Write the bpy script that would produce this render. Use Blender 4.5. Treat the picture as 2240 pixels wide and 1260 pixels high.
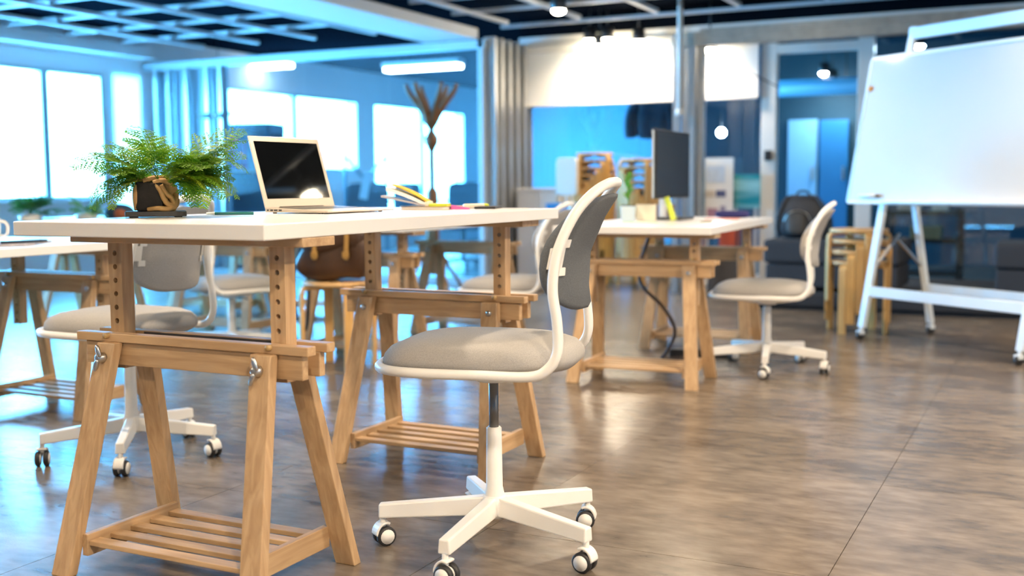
import bpy, math, random
from math import sin, cos, pi, radians as R
from mathutils import Vector, Matrix
random.seed(7)
sc = bpy.context.scene
for o in list(bpy.data.objects): bpy.data.objects.remove(o)
COL = sc.collection

# ------------------------------------------------------------------ camera
TH, PIT, ROLL, CAMH, FPX = .4612, .0942, -.0065, .9325, 2419.74
_r = Vector((cos(TH), sin(TH), 0)); _f0 = Vector((-sin(TH), cos(TH), 0)); _z = Vector((0, 0, 1))
_F = _f0*cos(PIT) - _z*sin(PIT); _U = _f0*sin(PIT) + _z*cos(PIT)
_R2 = _r*cos(ROLL) + _U*sin(ROLL); _U2 = -_r*sin(ROLL) + _U*cos(ROLL)
CAM = Vector((0, 0, CAMH))
cd = bpy.data.cameras.new('camera'); co = bpy.data.objects.new('camera', cd); COL.objects.link(co)
m = Matrix((( _R2.x, _U2.x, -_F.x, 0), (_R2.y, _U2.y, -_F.y, 0), (_R2.z, _U2.z, -_F.z, CAMH), (0, 0, 0, 1)))
co.matrix_world = m
cd.sensor_width = 36; cd.lens = FPX/2240*36; cd.clip_end = 200; cd.clip_start = .05
cd.dof.use_dof = True; cd.dof.focus_distance = 2.85; cd.dof.aperture_fstop = 2.0
sc.camera = co
# a pixel of the 2240x1260 frame gives a ray; the surface a thing touches gives its distance
def ray(x, y): return _F + _R2*((x-1120)/FPX) - _U2*((y-630)/FPX)
def at_z(x, y, z=0.): d = ray(x, y); return CAM + d*((z-CAMH)/d.z)
def at_y(x, y, yy): d = ray(x, y); return CAM + d*(yy/d.y)
def at_x(x, y, xx): d = ray(x, y); return CAM + d*(xx/d.x)
def at_d(x, y, dd): return CAM + ray(x, y)*dd

# ------------------------------------------------------------------ world, exposure
vs = sc.view_settings
vs.view_transform = 'Standard'; vs.look = 'None'; vs.gamma = 1; vs.use_curve_mapping = False; vs.exposure = 1.4
SKY = (.12, .53, 1.0); SKYS = 44.0
w = bpy.data.worlds.new('sky'); sc.world = w; w.use_nodes = True
bg = w.node_tree.nodes['Background']; bg.inputs[0].default_value = (*SKY, 1); bg.inputs[1].default_value = SKYS
WARM = (1., .80, .58); COOL = (.75, .9, 1.)

# room extents (x runs right along the partition, y runs away along the window wall)
XL, XR, YF, YP, YG, YB, ZC = -8.9, 4.5, -4.5, 9.05, 9.9, 17., 2.52
# windows of the left wall: (y0, y1, sill, head, sashes)
WIN = [(3.2, 4.68, .8, 2.08, 2), (5.1, 6.58, .8, 2.08, 2),
       (7.0, 8.48, .8, 2.08, 2), (8.56, 9.0, .3, 2.12, 1), (10.24, 13.1, 1.12, 2.1, 2), (13.5, 16.2, .42, 2.1, 2)]  # the narrow single-sash opening is added to back the glowing sheet
for (a, b, s, h, n) in WIN:
    L = bpy.data.lights.new('daylight_portal', 'AREA'); L.shape = 'RECTANGLE'; L.size = h-s; L.size_y = b-a
    L.cycles.is_portal = True
    lo = bpy.data.objects.new('daylight_portal', L); COL.objects.link(lo)
    lo.location = (XL-.22, (a+b)/2, (s+h)/2); lo.rotation_euler = (0, -pi/2, 0)

# ------------------------------------------------------------------ mesh helpers
class MB:
    def __init__(s): s.v = []; s.f = []; s.sm = []
    def add(s, vs, fs, smooth=False):
        n = len(s.v); s.v += [tuple(p) for p in vs]; s.f += [tuple(n+i for i in f) for f in fs]; s.sm += [smooth]*len(fs); return s
    def hexa(s, b, t):
        return s.add(list(b)+list(t), [(3, 2, 1, 0), (4, 5, 6, 7), (0, 1, 5, 4), (1, 2, 6, 5), (2, 3, 7, 6), (3, 0, 4, 7)])
    def box(s, c, d, M=None):
        x, y, z = d[0]/2, d[1]/2, d[2]/2
        P = [Vector((sx*x, sy*y, sz*z)) for sz in (-1, 1) for sx, sy in ((-1, -1), (1, -1), (1, 1), (-1, 1))]
        if M is not None: P = [M @ p for p in P]
        P = [p+Vector(c) for p in P]
        return s.hexa(P[:4], P[4:])
    def bx(s, x0, x1, y0, y1, z0, z1): return s.box(((x0+x1)/2, (y0+y1)/2, (z0+z1)/2), (abs(x1-x0), abs(y1-y0), abs(z1-z0)))
    def beam(s, p, q, w, h, up=(0, 0, 1)):
        p = Vector(p); q = Vector(q); t = (q-p).normalized(); a = t.cross(Vector(up))
        if a.length < 1e-4: a = t.cross(Vector((0, 1, 0)))
        a.normalize(); b = a.cross(t)
        o = [(-w/2, -h/2), (w/2, -h/2), (w/2, h/2), (-w/2, h/2)]
        return s.hexa([p+a*i+b*j for i, j in o], [q+a*i+b*j for i, j in o])
    def tube(s, pts, r, n=10, closed=False, caps=True):
        P = [Vector(p) for p in pts]; N = len(P); rs = r if isinstance(r, (list, tuple)) else [r]*N
        T = []
        for i in range(N):
            a = P[(i-1) % N] if (closed or i > 0) else P[i]; b = P[(i+1) % N] if (closed or i < N-1) else P[i]
            T.append((b-a).normalized())
        ref = Vector((0, 0, 1)) if abs(T[0].z) < .9 else Vector((1, 0, 0))
        u = (ref - T[0]*ref.dot(T[0])).normalized(); V = []
        for i in range(N):
            u = (u - T[i]*u.dot(T[i])); u.normalize(); w_ = T[i].cross(u)
            for k in range(n):
                a = 2*pi*k/n; V.append(P[i]+(u*cos(a)+w_*sin(a))*rs[i])
        Fc = []
        for i in range(N if closed else N-1):
            j = (i+1) % N
            for k in range(n): Fc.append((i*n+k, i*n+(k+1) % n, j*n+(k+1) % n, j*n+k))
        if caps and not closed: Fc += [tuple(reversed(range(n))), tuple((N-1)*n+k for k in range(n))]
        return s.add(V, Fc, True)
    def cyl(s, p, q, r0, r1=None, n=16): return s.tube([p, q], [r0, r0 if r1 is None else r1], n)
    def lathe(s, prof, n=24, c=(0, 0, 0), M=None):
        V = []; Fc = []
        for r, z in prof:
            for k in range(n):
                a = 2*pi*k/n; p = Vector((r*cos(a), r*sin(a), z)); p = M @ p if M is not None else p; V.append(p+Vector(c))
        for i in range(len(prof)-1):
            for k in range(n): Fc.append((i*n+k, i*n+(k+1) % n, (i+1)*n+(k+1) % n, (i+1)*n+k))
        Fc += [tuple(reversed(range(n))), tuple((len(prof)-1)*n+k for k in range(n))]
        return s.add(V, Fc, True)
    def sup(s, c, d, e1=.5, e2=.5, nu=20, nv=12, M=None, fn=None):
        sg = lambda x, e: math.copysign(abs(x)**e, x); V = []; Fc = []
        for j in range(nv+1):
            b = -pi/2+pi*j/nv
            for i in range(nu):
                a = 2*pi*i/nu
                p = Vector((d[0]*sg(cos(b), e1)*sg(cos(a), e2), d[1]*sg(cos(b), e1)*sg(sin(a), e2), d[2]*sg(sin(b), e1)))
                if fn: p = fn(p)
                if M is not None: p = M @ p
                V.append(p+Vector(c))
        for j in range(nv):
            for i in range(nu): Fc.append((j*nu+i, j*nu+(i+1) % nu, (j+1)*nu+(i+1) % nu, (j+1)*nu+i))
        return s.add(V, Fc, True)
    def rings(s, rings):
        n = len(rings[0]); V = [p for r in rings for p in r]; Fc = []
        for j in range(len(rings)-1):
            for i in range(n): Fc.append((j*n+i, j*n+(i+1) % n, (j+1)*n+(i+1) % n, (j+1)*n+i))
        Fc += [tuple(reversed(range(n))), tuple((len(rings)-1)*n+i for i in range(n))]
        return s.add(V, Fc, True)
    def mesh(s, name):
        me = bpy.data.meshes.new(name); me.from_pydata(s.v, [], s.f); me.polygons.foreach_set('use_smooth', s.sm); me.update(); return me
def spline(pts, k=6, closed=False):
    P = [Vector(p) for p in pts]; N = len(P); out = []
    g = lambda i: P[i % N] if closed else P[max(0, min(N-1, i))]
    for i in range(N if closed else N-1):
        a, b, c, d = g(i-1), g(i), g(i+1), g(i+2)
        for j in range(k):
            t = j/k; out.append(.5*((2*b)+(c-a)*t+(2*a-5*b+4*c-d)*t*t+(3*b-a-3*c+d)*t**3))
    if not closed: out.append(P[-1])
    return out

def put(name, me, mat, parent=None, loc=(0, 0, 0), rot=(0, 0, 0), bevel=0, seg=2):
    if isinstance(me, MB): me = me.mesh(name)
    if not me.materials: me.materials.append(mat)
    o = bpy.data.objects.new(name, me); COL.objects.link(o); o.location = loc; o.rotation_euler = rot
    if parent is not None: o.parent = parent
    if bevel:
        b = o.modifiers.new('bevel', 'BEVEL'); b.width = bevel; b.segments = seg; b.limit_method = 'ANGLE'; b.angle_limit = R(40)
    return o
def tag(o, label, cat, group=None):
    o['label'] = label; o['category'] = cat
    if group: o['group'] = group
    return o
def thing(name, label, cat, loc=(0, 0, 0), rz=0, group=None):
    o = bpy.data.objects.new(name, None); o.empty_display_size = .05; COL.objects.link(o); o.location = loc; o.rotation_euler = (0, 0, rz)
    return tag(o, label, cat, group)
def one(name, mb, mat, label, cat, loc=(0, 0, 0), rot=(0, 0, 0), bevel=0, group=None):
    return tag(put(name, mb, mat, None, loc, rot, bevel), label, cat, group)
def struct(name, mb, mat, parent=None, bevel=0, loc=(0, 0, 0)):
    o = put(name, mb, mat, parent, loc, bevel=bevel); o['kind'] = 'structure'; return o
CACHE = {}
def cm(key, fn):
    if key not in CACHE: CACHE[key] = fn().mesh(key)
    return CACHE[key]

# ------------------------------------------------------------------ materials
def newmat(name):
    mt = bpy.data.materials.new(name); mt.use_nodes = True; return mt, mt.node_tree, mt.node_tree.nodes['Principled BSDF']
def plain(name, c, rough=.5, metal=0, var=.06, scale=12, bump=0, bscale=200, spec=.5, coat=0, rnd=0, map_scale=None, trans=0):
    mt, nt, b = newmat(name); L = nt.links; N = nt.nodes
    b.inputs['Roughness'].default_value = rough; b.inputs['Metallic'].default_value = metal; b.inputs['Specular IOR Level'].default_value = spec
    if coat: b.inputs['Coat Weight'].default_value = coat; b.inputs['Coat Roughness'].default_value = .15
    tc = N.new('ShaderNodeTexCoord'); co_ = tc.outputs['Object']
    if map_scale:
        mp = N.new('ShaderNodeMapping'); mp.inputs['Scale'].default_value = map_scale; L.new(co_, mp.inputs[0]); co_ = mp.outputs[0]
    nz = N.new('ShaderNodeTexNoise'); nz.inputs['Scale'].default_value = scale; nz.inputs['Detail'].default_value = 4; L.new(co_, nz.inputs['Vector'])
    mx = N.new('ShaderNodeMix'); mx.data_type = 'RGBA'
    mx.inputs[6].default_value = (*[max(0, x*(1-var)) for x in c], 1); mx.inputs[7].default_value = (*[min(1, x*(1+var)) for x in c], 1)
    L.new(nz.outputs['Fac'], mx.inputs[0]); out = mx.outputs[2]
    if rnd:
        oi = N.new('ShaderNodeObjectInfo'); mr = N.new('ShaderNodeMapRange'); mr.inputs[3].default_value = 1-rnd; mr.inputs[4].default_value = 1+rnd
        L.new(oi.outputs['Random'], mr.inputs[0]); hs = N.new('ShaderNodeHueSaturation'); L.new(mr.outputs[0], hs.inputs['Value']); L.new(out, hs.inputs['Color']); out = hs.outputs[0]
    L.new(out, b.inputs['Base Color'])
    if bump:
        n2 = N.new('ShaderNodeTexNoise'); n2.inputs['Scale'].default_value = bscale; n2.inputs['Detail'].default_value = 2; L.new(tc.outputs['Object'], n2.inputs['Vector'])
        bp = N.new('ShaderNodeBump'); bp.inputs['Strength'].default_value = bump; bp.inputs['Distance'].default_value = .002
        L.new(n2.outputs['Fac'], bp.inputs['Height']); L.new(bp.outputs[0], b.inputs['Normal'])
    return mt
def wood(name, c1, c2, axis, rough=.45, s=14):
    sc_ = [s*4]*3; sc_['xyz'.index(axis)] = s*.35
    mt, nt, b = newmat(name); L = nt.links; N = nt.nodes
    tc = N.new('ShaderNodeTexCoord'); oi = N.new('ShaderNodeObjectInfo'); mp = N.new('ShaderNodeMapping'); mp.inputs['Scale'].default_value = sc_
    vm = N.new('ShaderNodeVectorMath'); vm.operation = 'SCALE'; vm.inputs[0].default_value = (7, 5, 3); L.new(oi.outputs['Random'], vm.inputs['Scale']); L.new(vm.outputs[0], mp.inputs['Location'])
    L.new(tc.outputs['Object'], mp.inputs[0])
    nz = N.new('ShaderNodeTexNoise'); nz.inputs['Scale'].default_value = 1; nz.inputs['Detail'].default_value = 5; nz.inputs['Distortion'].default_value = .6; L.new(mp.outputs[0], nz.inputs['Vector'])
    cr = N.new('ShaderNodeValToRGB'); cr.color_ramp.elements[0].position = .3; cr.color_ramp.elements[1].position = .68
    cr.color_ramp.elements[0].color = (*c2, 1); cr.color_ramp.elements[1].color = (*c1, 1); L.new(nz.outputs['Fac'], cr.inputs[0])
    mr = N.new('ShaderNodeMapRange'); mr.inputs[3].default_value = .9; mr.inputs[4].default_value = 1.08; L.new(oi.outputs['Random'], mr.inputs[0])
    hs = N.new('ShaderNodeHueSaturation'); L.new(mr.outputs[0], hs.inputs['Value']); L.new(cr.outputs[0], hs.inputs['Color']); L.new(hs.outputs[0], b.inputs['Base Color'])
    b.inputs['Roughness'].default_value = rough
    return mt
def emit(name, c, s):
    mt = bpy.data.materials.new(name); mt.use_nodes = True; nt = mt.node_tree; nt.nodes.clear()
    e = nt.nodes.new('ShaderNodeEmission'); e.inputs[0].default_value = (*c, 1); e.inputs[1].default_value = s
    o = nt.nodes.new('ShaderNodeOutputMaterial'); nt.links.new(e.outputs[0], o.inputs[0]); return mt
def glass(name, tint=(1, 1, 1), f=.06, rough=.0, fmax=.7, haze=0., hazec=(.8, .9, 1)):
    mt = bpy.data.materials.new(name); mt.use_nodes = True; nt = mt.node_tree; nt.nodes.clear(); N = nt.nodes; L = nt.links
    t = N.new('ShaderNodeBsdfTransparent'); t.inputs[0].default_value = (*tint, 1)
    g = N.new('ShaderNodeBsdfGlossy'); g.inputs['Roughness'].default_value = rough
    fr = N.new('ShaderNodeLayerWeight'); fr.inputs[0].default_value = .35
    mr = N.new('ShaderNodeMapRange'); mr.inputs[3].default_value = f; mr.inputs[4].default_value = fmax; L.new(fr.outputs['Fresnel'], mr.inputs[0])
    mx = N.new('ShaderNodeMixShader'); L.new(mr.outputs[0], mx.inputs[0]); L.new(t.outputs[0], mx.inputs[1]); L.new(g.outputs[0], mx.inputs[2])
    o = N.new('ShaderNodeOutputMaterial'); L.new(mx.outputs[0], o.inputs[0])
    if haze:
        d = N.new('ShaderNodeBsdfTranslucent'); d.inputs[0].default_value = (*hazec, 1); m2 = N.new('ShaderNodeMixShader'); m2.inputs[0].default_value = haze
        L.new(mx.outputs[0], m2.inputs[1]); L.new(d.outputs[0], m2.inputs[2]); L.new(m2.outputs[0], o.inputs[0])
    return mt

BEECH1, BEECH2 = (.60, .40, .22), (.42, .26, .13)
WX = wood('beech_grain_x', BEECH1, BEECH2, 'x'); WY = wood('beech_grain_y', BEECH1, BEECH2, 'y'); WZ = wood('beech_grain_z', BEECH1, BEECH2, 'z')
BIRX = wood('birch_ply_seat', (.66, .42, .19), (.52, .31, .12), 'x'); BIRZ = wood('birch_ply_leg', (.68, .40, .13), (.55, .30, .09), 'z')
DOWEL = wood('dowel_wood', (.6, .42, .2), (.42, .27, .11), 'y')
WHITE_TOP = plain('white_laminate', (.80, .78, .75), .28, var=.015)
WHITE_METAL = plain('white_painted_steel', (.82, .80, .76), .32, var=.02)
WHITE_PLASTIC = plain('white_plastic', (.80, .78, .74), .4, var=.02)
FABRIC = plain('grey_heather_fabric', (.42, .40, .375), .95, var=.35, scale=420, bump=.6, bscale=900, spec=.15)
FABRIC_SHADE = plain('shaded_heather_fabric', (.13, .14, .15), .95, var=.4, scale=420, bump=.6, bscale=900, spec=.15)  # darker copy of the grey fabric, shade on the near backrest painted in
PISTON = plain('grey_piston_steel', (.18, .18, .18), .3, .7)
RUBBER = plain('black_rubber', (.02, .02, .022), .5)
STEEL = plain('zinc_steel', (.55, .55, .54), .28, 1.0, var=.1)
DARKSTRIP = plain('dark_hole_metal', (.10, .09, .09), .4, .4)
GALV = plain('galvanised_steel', (.55, .56, .57), .34, .85, var=.22, scale=9, map_scale=(6, 6, .8))
GALV_H = plain('galvanised_header', (.42, .38, .33), .42, .75, var=.3, scale=14)
WALL = plain('white_wall_paint', (.78, .80, .82), .7, var=.03, scale=3)
WALL_BLUE = plain('blue_grey_wall_paint', (.30, .42, .50), .7, var=.05, scale=2)
WALL_TEAL = plain('teal_back_wall_paint', (.20, .36, .45), .7, var=.06, scale=2)
CEIL = plain('dark_ceiling_paint', (.005, .007, .011), .9, var=.2, scale=3, spec=.0)
BAR = plain('ceiling_bar_paint', (.55, .57, .60), .45, .1, var=.06)
FRAME = plain('window_frame_aluminium', (.50, .56, .60), .45, .2)
NAVY = plain('navy_fabric', (.02, .045, .075), .7, var=.1)
BLACKP = plain('black_plastic', (.018, .018, .02), .42)
SOFA = plain('charcoal_sofa_fabric', (.034, .037, .045), .9, var=.15, scale=160, bump=.3)
BACKP = plain('black_backpack_nylon', (.03, .032, .038), .6, var=.25, scale=30)
BACKP2 = plain('grey_backpack_panel', (.07, .066, .062), .7, var=.3, scale=25)
LEATHER = plain('brown_leather', (.055, .023, .008), .42, var=.65, scale=10, bump=.25, bscale=60)
LEATHER2 = plain('tan_leather_strap', (.36, .20, .045), .45, var=.3, scale=18)
def leafmat(mt, c):
    nt = mt.node_tree; N = nt.nodes; b = N['Principled BSDF']; o = [n for n in N if n.type == 'OUTPUT_MATERIAL'][0]
    t = N.new('ShaderNodeBsdfTranslucent'); t.inputs[0].default_value = (*c, 1); m_ = N.new('ShaderNodeMixShader'); m_.inputs[0].default_value = .4
    nt.links.new(b.outputs[0], m_.inputs[1]); nt.links.new(t.outputs[0], m_.inputs[2]); nt.links.new(m_.outputs[0], o.inputs[0]); return mt
FERN = [leafmat(plain('fern_green_%s' % n, c, .5, var=.3, scale=40, rnd=.15), [x*1.3 for x in c]) for n, c in (('mid', (.125, .26, .010)), ('deep', (.06, .19, .012)), ('yellow', (.27, .35, .012)))]
STEM = plain('fern_stem_brown', (.06, .035, .015), .6)
ROOT = plain('fern_root_tan', (.42, .24, .09), .7, var=.45, scale=45, bump=.6, bscale=120)
LAVA = plain('black_lava_rock', (.012, .009, .008), .85, var=.5, scale=60, bump=.8, bscale=150)
SLATE = plain('dark_slate_tray', (.035, .033, .033), .5, var=.5, scale=50, bump=.4)
ALU = plain('laptop_aluminium', (.58, .50, .41), .34, .35, var=.02)
SCREEN = plain('black_glossy_screen', (.006, .007, .008), .035, var=.3, scale=25)
def floor_mat():
    mt, nt, b = newmat('brown_concrete_vinyl'); N = nt.nodes; L = nt.links
    tc = N.new('ShaderNodeNewGeometry'); mpf = N.new('ShaderNodeMapping'); mpf.inputs['Rotation'].default_value = (0, 0, .5); mpf.inputs['Scale'].default_value = (1, 2.2, 1); mpf.inputs['Location'].default_value = (3.1, 1.7, 5.3); L.new(tc.outputs['Position'], mpf.inputs[0])
    def nz(s, d, dist=0):
        n = N.new('ShaderNodeTexNoise'); n.inputs['Scale'].default_value = s; n.inputs['Detail'].default_value = d; n.inputs['Distortion'].default_value = dist; L.new(mpf.outputs[0], n.inputs['Vector']); return n
    a = nz(1.7, 5); c = nz(11, 6); f = nz(120, 3)
    cr = N.new('ShaderNodeValToRGB'); e = cr.color_ramp.elements; e[0].position = .34; e[0].color = (.075, .057, .043, 1); e[1].position = .66; e[1].color = (.25, .198, .148, 1)
    ad = N.new('ShaderNodeMath'); ad.operation = 'MULTIPLY_ADD'; ad.inputs[1].default_value = .45; L.new(c.outputs['Fac'], ad.inputs[0])
    m2 = N.new('ShaderNodeMath'); m2.operation = 'MULTIPLY'; m2.inputs[1].default_value = .55; L.new(a.outputs['Fac'], m2.inputs[0]); L.new(m2.outputs[0], ad.inputs[2]); L.new(ad.outputs[0], cr.inputs[0])
    oi = N.new('ShaderNodeObjectInfo'); mr = N.new('ShaderNodeMapRange'); mr.inputs[3].default_value = .93; mr.inputs[4].default_value = 1.07; L.new(oi.outputs['Random'], mr.inputs[0])
    hs = N.new('ShaderNodeHueSaturation'); L.new(mr.outputs[0], hs.inputs['Value']); L.new(cr.outputs[0], hs.inputs['Color']); L.new(hs.outputs[0], b.inputs['Base Color'])
    b.inputs['Roughness'].default_value = .27
    bp = N.new('ShaderNodeBump'); bp.inputs['Strength'].default_value = .12; bp.inputs['Distance'].default_value = .002; L.new(f.outputs['Fac'], bp.inputs['Height']); L.new(bp.outputs[0], b.inputs['Normal'])
    return mt
FLOOR = floor_mat()
JOINT = plain('dark_floor_joint', (.05, .04, .032), .7)
PANE = glass('window_pane_glass', (.97, .99, 1), .04)
PANE_HAZY = glass('hazy_partition_glass', (.85, .95, 1.0), .002, fmax=.03, haze=.06, hazec=(.85, .92, 1))  # translucent haze mixed in to lighten the view through the glass
PANE_IN = glass('partition_glass', (.80, .93, 1.0), .07)
def sheer():
    mt = bpy.data.materials.new('pillar_glow_sheer'); mt.use_nodes = True; nt = mt.node_tree; nt.nodes.clear(); N = nt.nodes
    d = N.new('ShaderNodeBsdfDiffuse'); d.inputs[0].default_value = (.85, .86, .86, 1); t = N.new('ShaderNodeBsdfTranslucent'); t.inputs[0].default_value = (.85, .86, .86, 1)
    m_ = N.new('ShaderNodeMixShader'); m_.inputs[0].default_value = .55; o = N.new('ShaderNodeOutputMaterial'); nt.links.new(d.outputs[0], m_.inputs[1]); nt.links.new(t.outputs[0], m_.inputs[2]); nt.links.new(m_.outputs[0], o.inputs[0]); return mt
SHEER = sheer()
POLY = plain('corrugated_sheet', (.40, .52, .60), .35, .5, var=.2, scale=5, map_scale=(5, 5, .6))

# ------------------------------------------------------------------ structure
fl = struct('floor', MB().bx(XL-.2, XR, YF, YG, -.12, -.004), JOINT)
TS = .9
tile = MB().bx(-TS/2+.001, TS/2-.001, -TS/2+.001, TS/2-.001, -.004, 0).mesh('tile')
seam = at_z(1860, 1178); seam2 = at_z(1530, 1225)
nx0 = math.floor((XL-seam.x)/TS); ny0 = math.floor((-1.2-seam2.y)/TS)
i = nx0
while seam.x+i*TS < XR-.3:
    j = ny0
    while seam2.y+j*TS < YG-.5:
        put('tile', tile, FLOOR, fl, (seam.x+(i+.5)*TS, seam2.y+(j+.5)*TS, 0)); j += 1
    i += 1
struct('floor_back', MB().bx(XL-.2, XR, YG, YB, -.12, 0), FLOOR)
# left wall with window openings
wl = MB(); y = YF; xa, xb = XL-.2, XL
for (a, b, s, h, n) in WIN:
    wl.bx(xa, xb, y, a, 0, ZC); wl.bx(xa, xb, a, b, 0, s); wl.bx(xa, xb, a, b, h, ZC); y = b
wl.bx(xa, xb, y, YB, 0, ZC)
struct('wall_left', wl, WALL)
struct('wall_right', MB().bx(XR, XR+.15, YF, YB, 0, ZC), WALL)
struct('wall_front', MB().bx(XL-.2, XR+.15, YF-.15, YF, 0, ZC), WALL)
struct('wall_back', MB().bx(XL-.2, XR+.15, YB, YB+.15, 0, ZC), WALL_TEAL)
for k, (a, b, s, h, n) in enumerate(WIN):
    wo = bpy.data.objects.new('window_%d' % (k+1), None); COL.objects.link(wo); wo.location = (XL-.045, (a+b)/2, s); wo['kind'] = 'structure'
    W_, H_ = b-a, h-s; t = .035
    fr = MB(); fr.bx(-.04, .04, -W_/2, -W_/2+t, 0, H_); fr.bx(-.04, .04, W_/2-t, W_/2, 0, H_); fr.bx(-.04, .04, -W_/2+t, W_/2-t, 0, t); fr.bx(-.04, .04, -W_/2+t, W_/2-t, H_-t, H_)
    if n > 1: fr.bx(-.04, .04, -.045, .045, t, H_-t)
    put('window_frame', fr, FRAME, wo, bevel=.006)
    if n == 1:
        put('pane', MB().bx(-.003, .003, -W_/2+t-.005, W_/2-t+.005, t-.005, H_-t+.005), PANE, wo)
        bl_ = thing('roller_blind', 'sheer white sheet added to glow in place of the white pillar beside the metal studs', 'blind', (XL+.012, (a+b)/2, s)); put('blind_cloth', MB().bx(-.002, .002, -W_/2-.02, W_/2+.02, .0, H_+.02), SHEER, bl_); put('bottom_bar', MB().bx(-.006, .006, -W_/2-.02, W_/2+.02, -.02, .0), WHITE_METAL, bl_)  # sheet and opening added so the white pillar reads bright
    else:
      for sgn in (-1, 1):
        put('pane', MB().bx(-.003, .003, .05 if sgn > 0 else -W_/2+.05, W_/2-.05 if sgn > 0 else -.05, t-.005, H_-t+.005), PANE, wo)
    put('window_sill', MB().bx(-.02, .10, -W_/2, W_/2, -.03, .0), WALL, wo, bevel=.004)
# cornice band along the window wall
struct('trim_1', MB().bx(XL, XL+.22, YF, YP-.03, 2.27, 2.40), WALL, bevel=.006)
# ceiling, white beam and the open grid of furring bars
ce = struct('ceiling', MB().bx(XL-.2, XR+.15, YF-.15, YB+.15, ZC, ZC+.1), CEIL)
put('ceiling_beam', MB().bx(-5.37, -4.80, YF, YP-.04, 2.24, 2.335), WALL, ce, bevel=.01)
GS = .70; gx0 = at_z(124, 52, 2.36)
xs = [gx0.x+k*GS for k in range(-2, 20) if XL+.25 < gx0.x+k*GS < XR-.1 and not (-5.45 < gx0.x+k*GS < -4.72)]
ys = [gx0.y+k*GS for k in range(-20, 3) if YF < gx0.y+k*GS < YP-.05]
mY = MB().bx(-.018, .018, YF, YP-.06, -.016, .016).mesh('grid_bar')
for x in xs: put('grid_bar', mY, BAR, ce, (x, 0, 2.36))
mXl = MB().bx(XL+.23, -5.38, -.018, .018, -.014, .014).mesh('grid_bar'); mXr = MB().bx(-4.79, XR-.02, -.018, .018, -.014, .014).mesh('grid_bar')
for y in ys:
    put('grid_bar', mXl, BAR, ce, (0, y, 2.40)); put('grid_bar', mXr, BAR, ce, (0, y, 2.40))
for y in (YP+.4,): put('grid_bar', mXr, BAR, ce, (0, y, 2.40))
# raised platform under the benches
struct('floor_platform', MB().bx(-2.02, XR-.01, 8.14, YG-.05, 0, .035).bx(-2.06, XR-.01, 8.10, YG-.05, .035, .115), plain('dark_platform_carpet', (.03, .03, .034), .9, bump=.3))

# ---- steel stud partition in the plane y = YP, with glass on its left half
def stud(mb, x, y, w=.045, d=.065, z1=2.22, turn=False):
    if turn: w, d = d, w
    mb.bx(x-w/2, x+w/2, y-d/2, y-d/2+.003, 0, z1); mb.bx(x-w/2, x-w/2+.003, y-d/2, y+d/2, 0, z1); mb.bx(x+w/2-.003, x+w/2, y-d/2, y+d/2, 0, z1)
pt = bpy.data.objects.new('wall_partition', None); COL.objects.link(pt); pt.location = (0, YP, 0); pt['kind'] = 'structure'
def ppart(name, mb, mat, bevel=0): return put(name, mb, mat, pt, (0, -YP, 0), bevel=bevel)
ppart('header_track', MB().bx(XL+.01, -4.74, YP-.045, YP+.045, 2.16, 2.235), FRAME, .004)
ppart('header_track', MB().bx(-2.95, XR-.02, YP-.05, YP+.05, 2.05, 2.17), GALV_H, .004)
ppart('header_flange', MB().bx(-2.72, XR-.02, YP-.075, YP-.05, 2.14, 2.19), GALV_H)
ppart('floor_track', MB().bx(XL+.01, -4.74, YP-.04, YP+.04, 0, .06), FRAME)
for x in (-8.72, -8.55, -8.3, -8.02, -7.84):
    mb = MB(); stud(mb, x, YP); ppart('stud', mb, GALV)
cor = MB(); n = 60; pr_ = [(-8.86+1.04*k/n, YP+.075+.012*sin(k*1.5)) for k in range(n+1)]
cor.add([(a, b, .06) for a, b in pr_]+[(a, b, 2.16) for a, b in pr_], [(k, k+1, n+2+k, n+1+k) for k in range(n)], True); ppart('corrugated_sheet', cor, POLY)
ppart('mullion', MB().bx(-4.81, -4.755, YP-.045, YP+.045, .06, 2.235), FRAME, .004)
for (a, b) in ((-7.78, -6.79), (-6.78, -5.80), (-5.79, -4.81)): ppart('pane', MB().bx(a, b, YP-.005, YP+.005, .06, 2.16), PANE_HAZY)
# stud return running back from the glass
for k, y in enumerate((9.10, 9.24, 9.40, 9.56, 9.72, 9.85)):
    mb = MB(); stud(mb, -4.72, y, .05, .10, 2.26, True); ppart('stud', mb, GALV)
ppart('backing_board', MB().bx(-4.80, -4.775, 9.1, 9.9, 0, 2.26), GALV)
# free-standing stud cluster in front of the glazed wall
for x, y in ((-2.93, YP-.02), (-2.86, YP+.02), (-2.79, YP-.02), (-2.73, YP+.02)):
    mb = MB(); stud(mb, x, y, .055, .07, 2.05); ppart('stud', mb, GALV)
pp = at_y(1488, 245, YP-.12)
one('white_drop_pole', MB().cyl((0, 0, 0), (0, 0, ZC-pp.z), .022).cyl((0, 0, -.03), (0, 0, .02), .034), WHITE_METAL,
    'white ceiling drop pole beside the right metal stud cluster', 'pole', (pp.x, YP-.14, pp.z))

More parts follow.
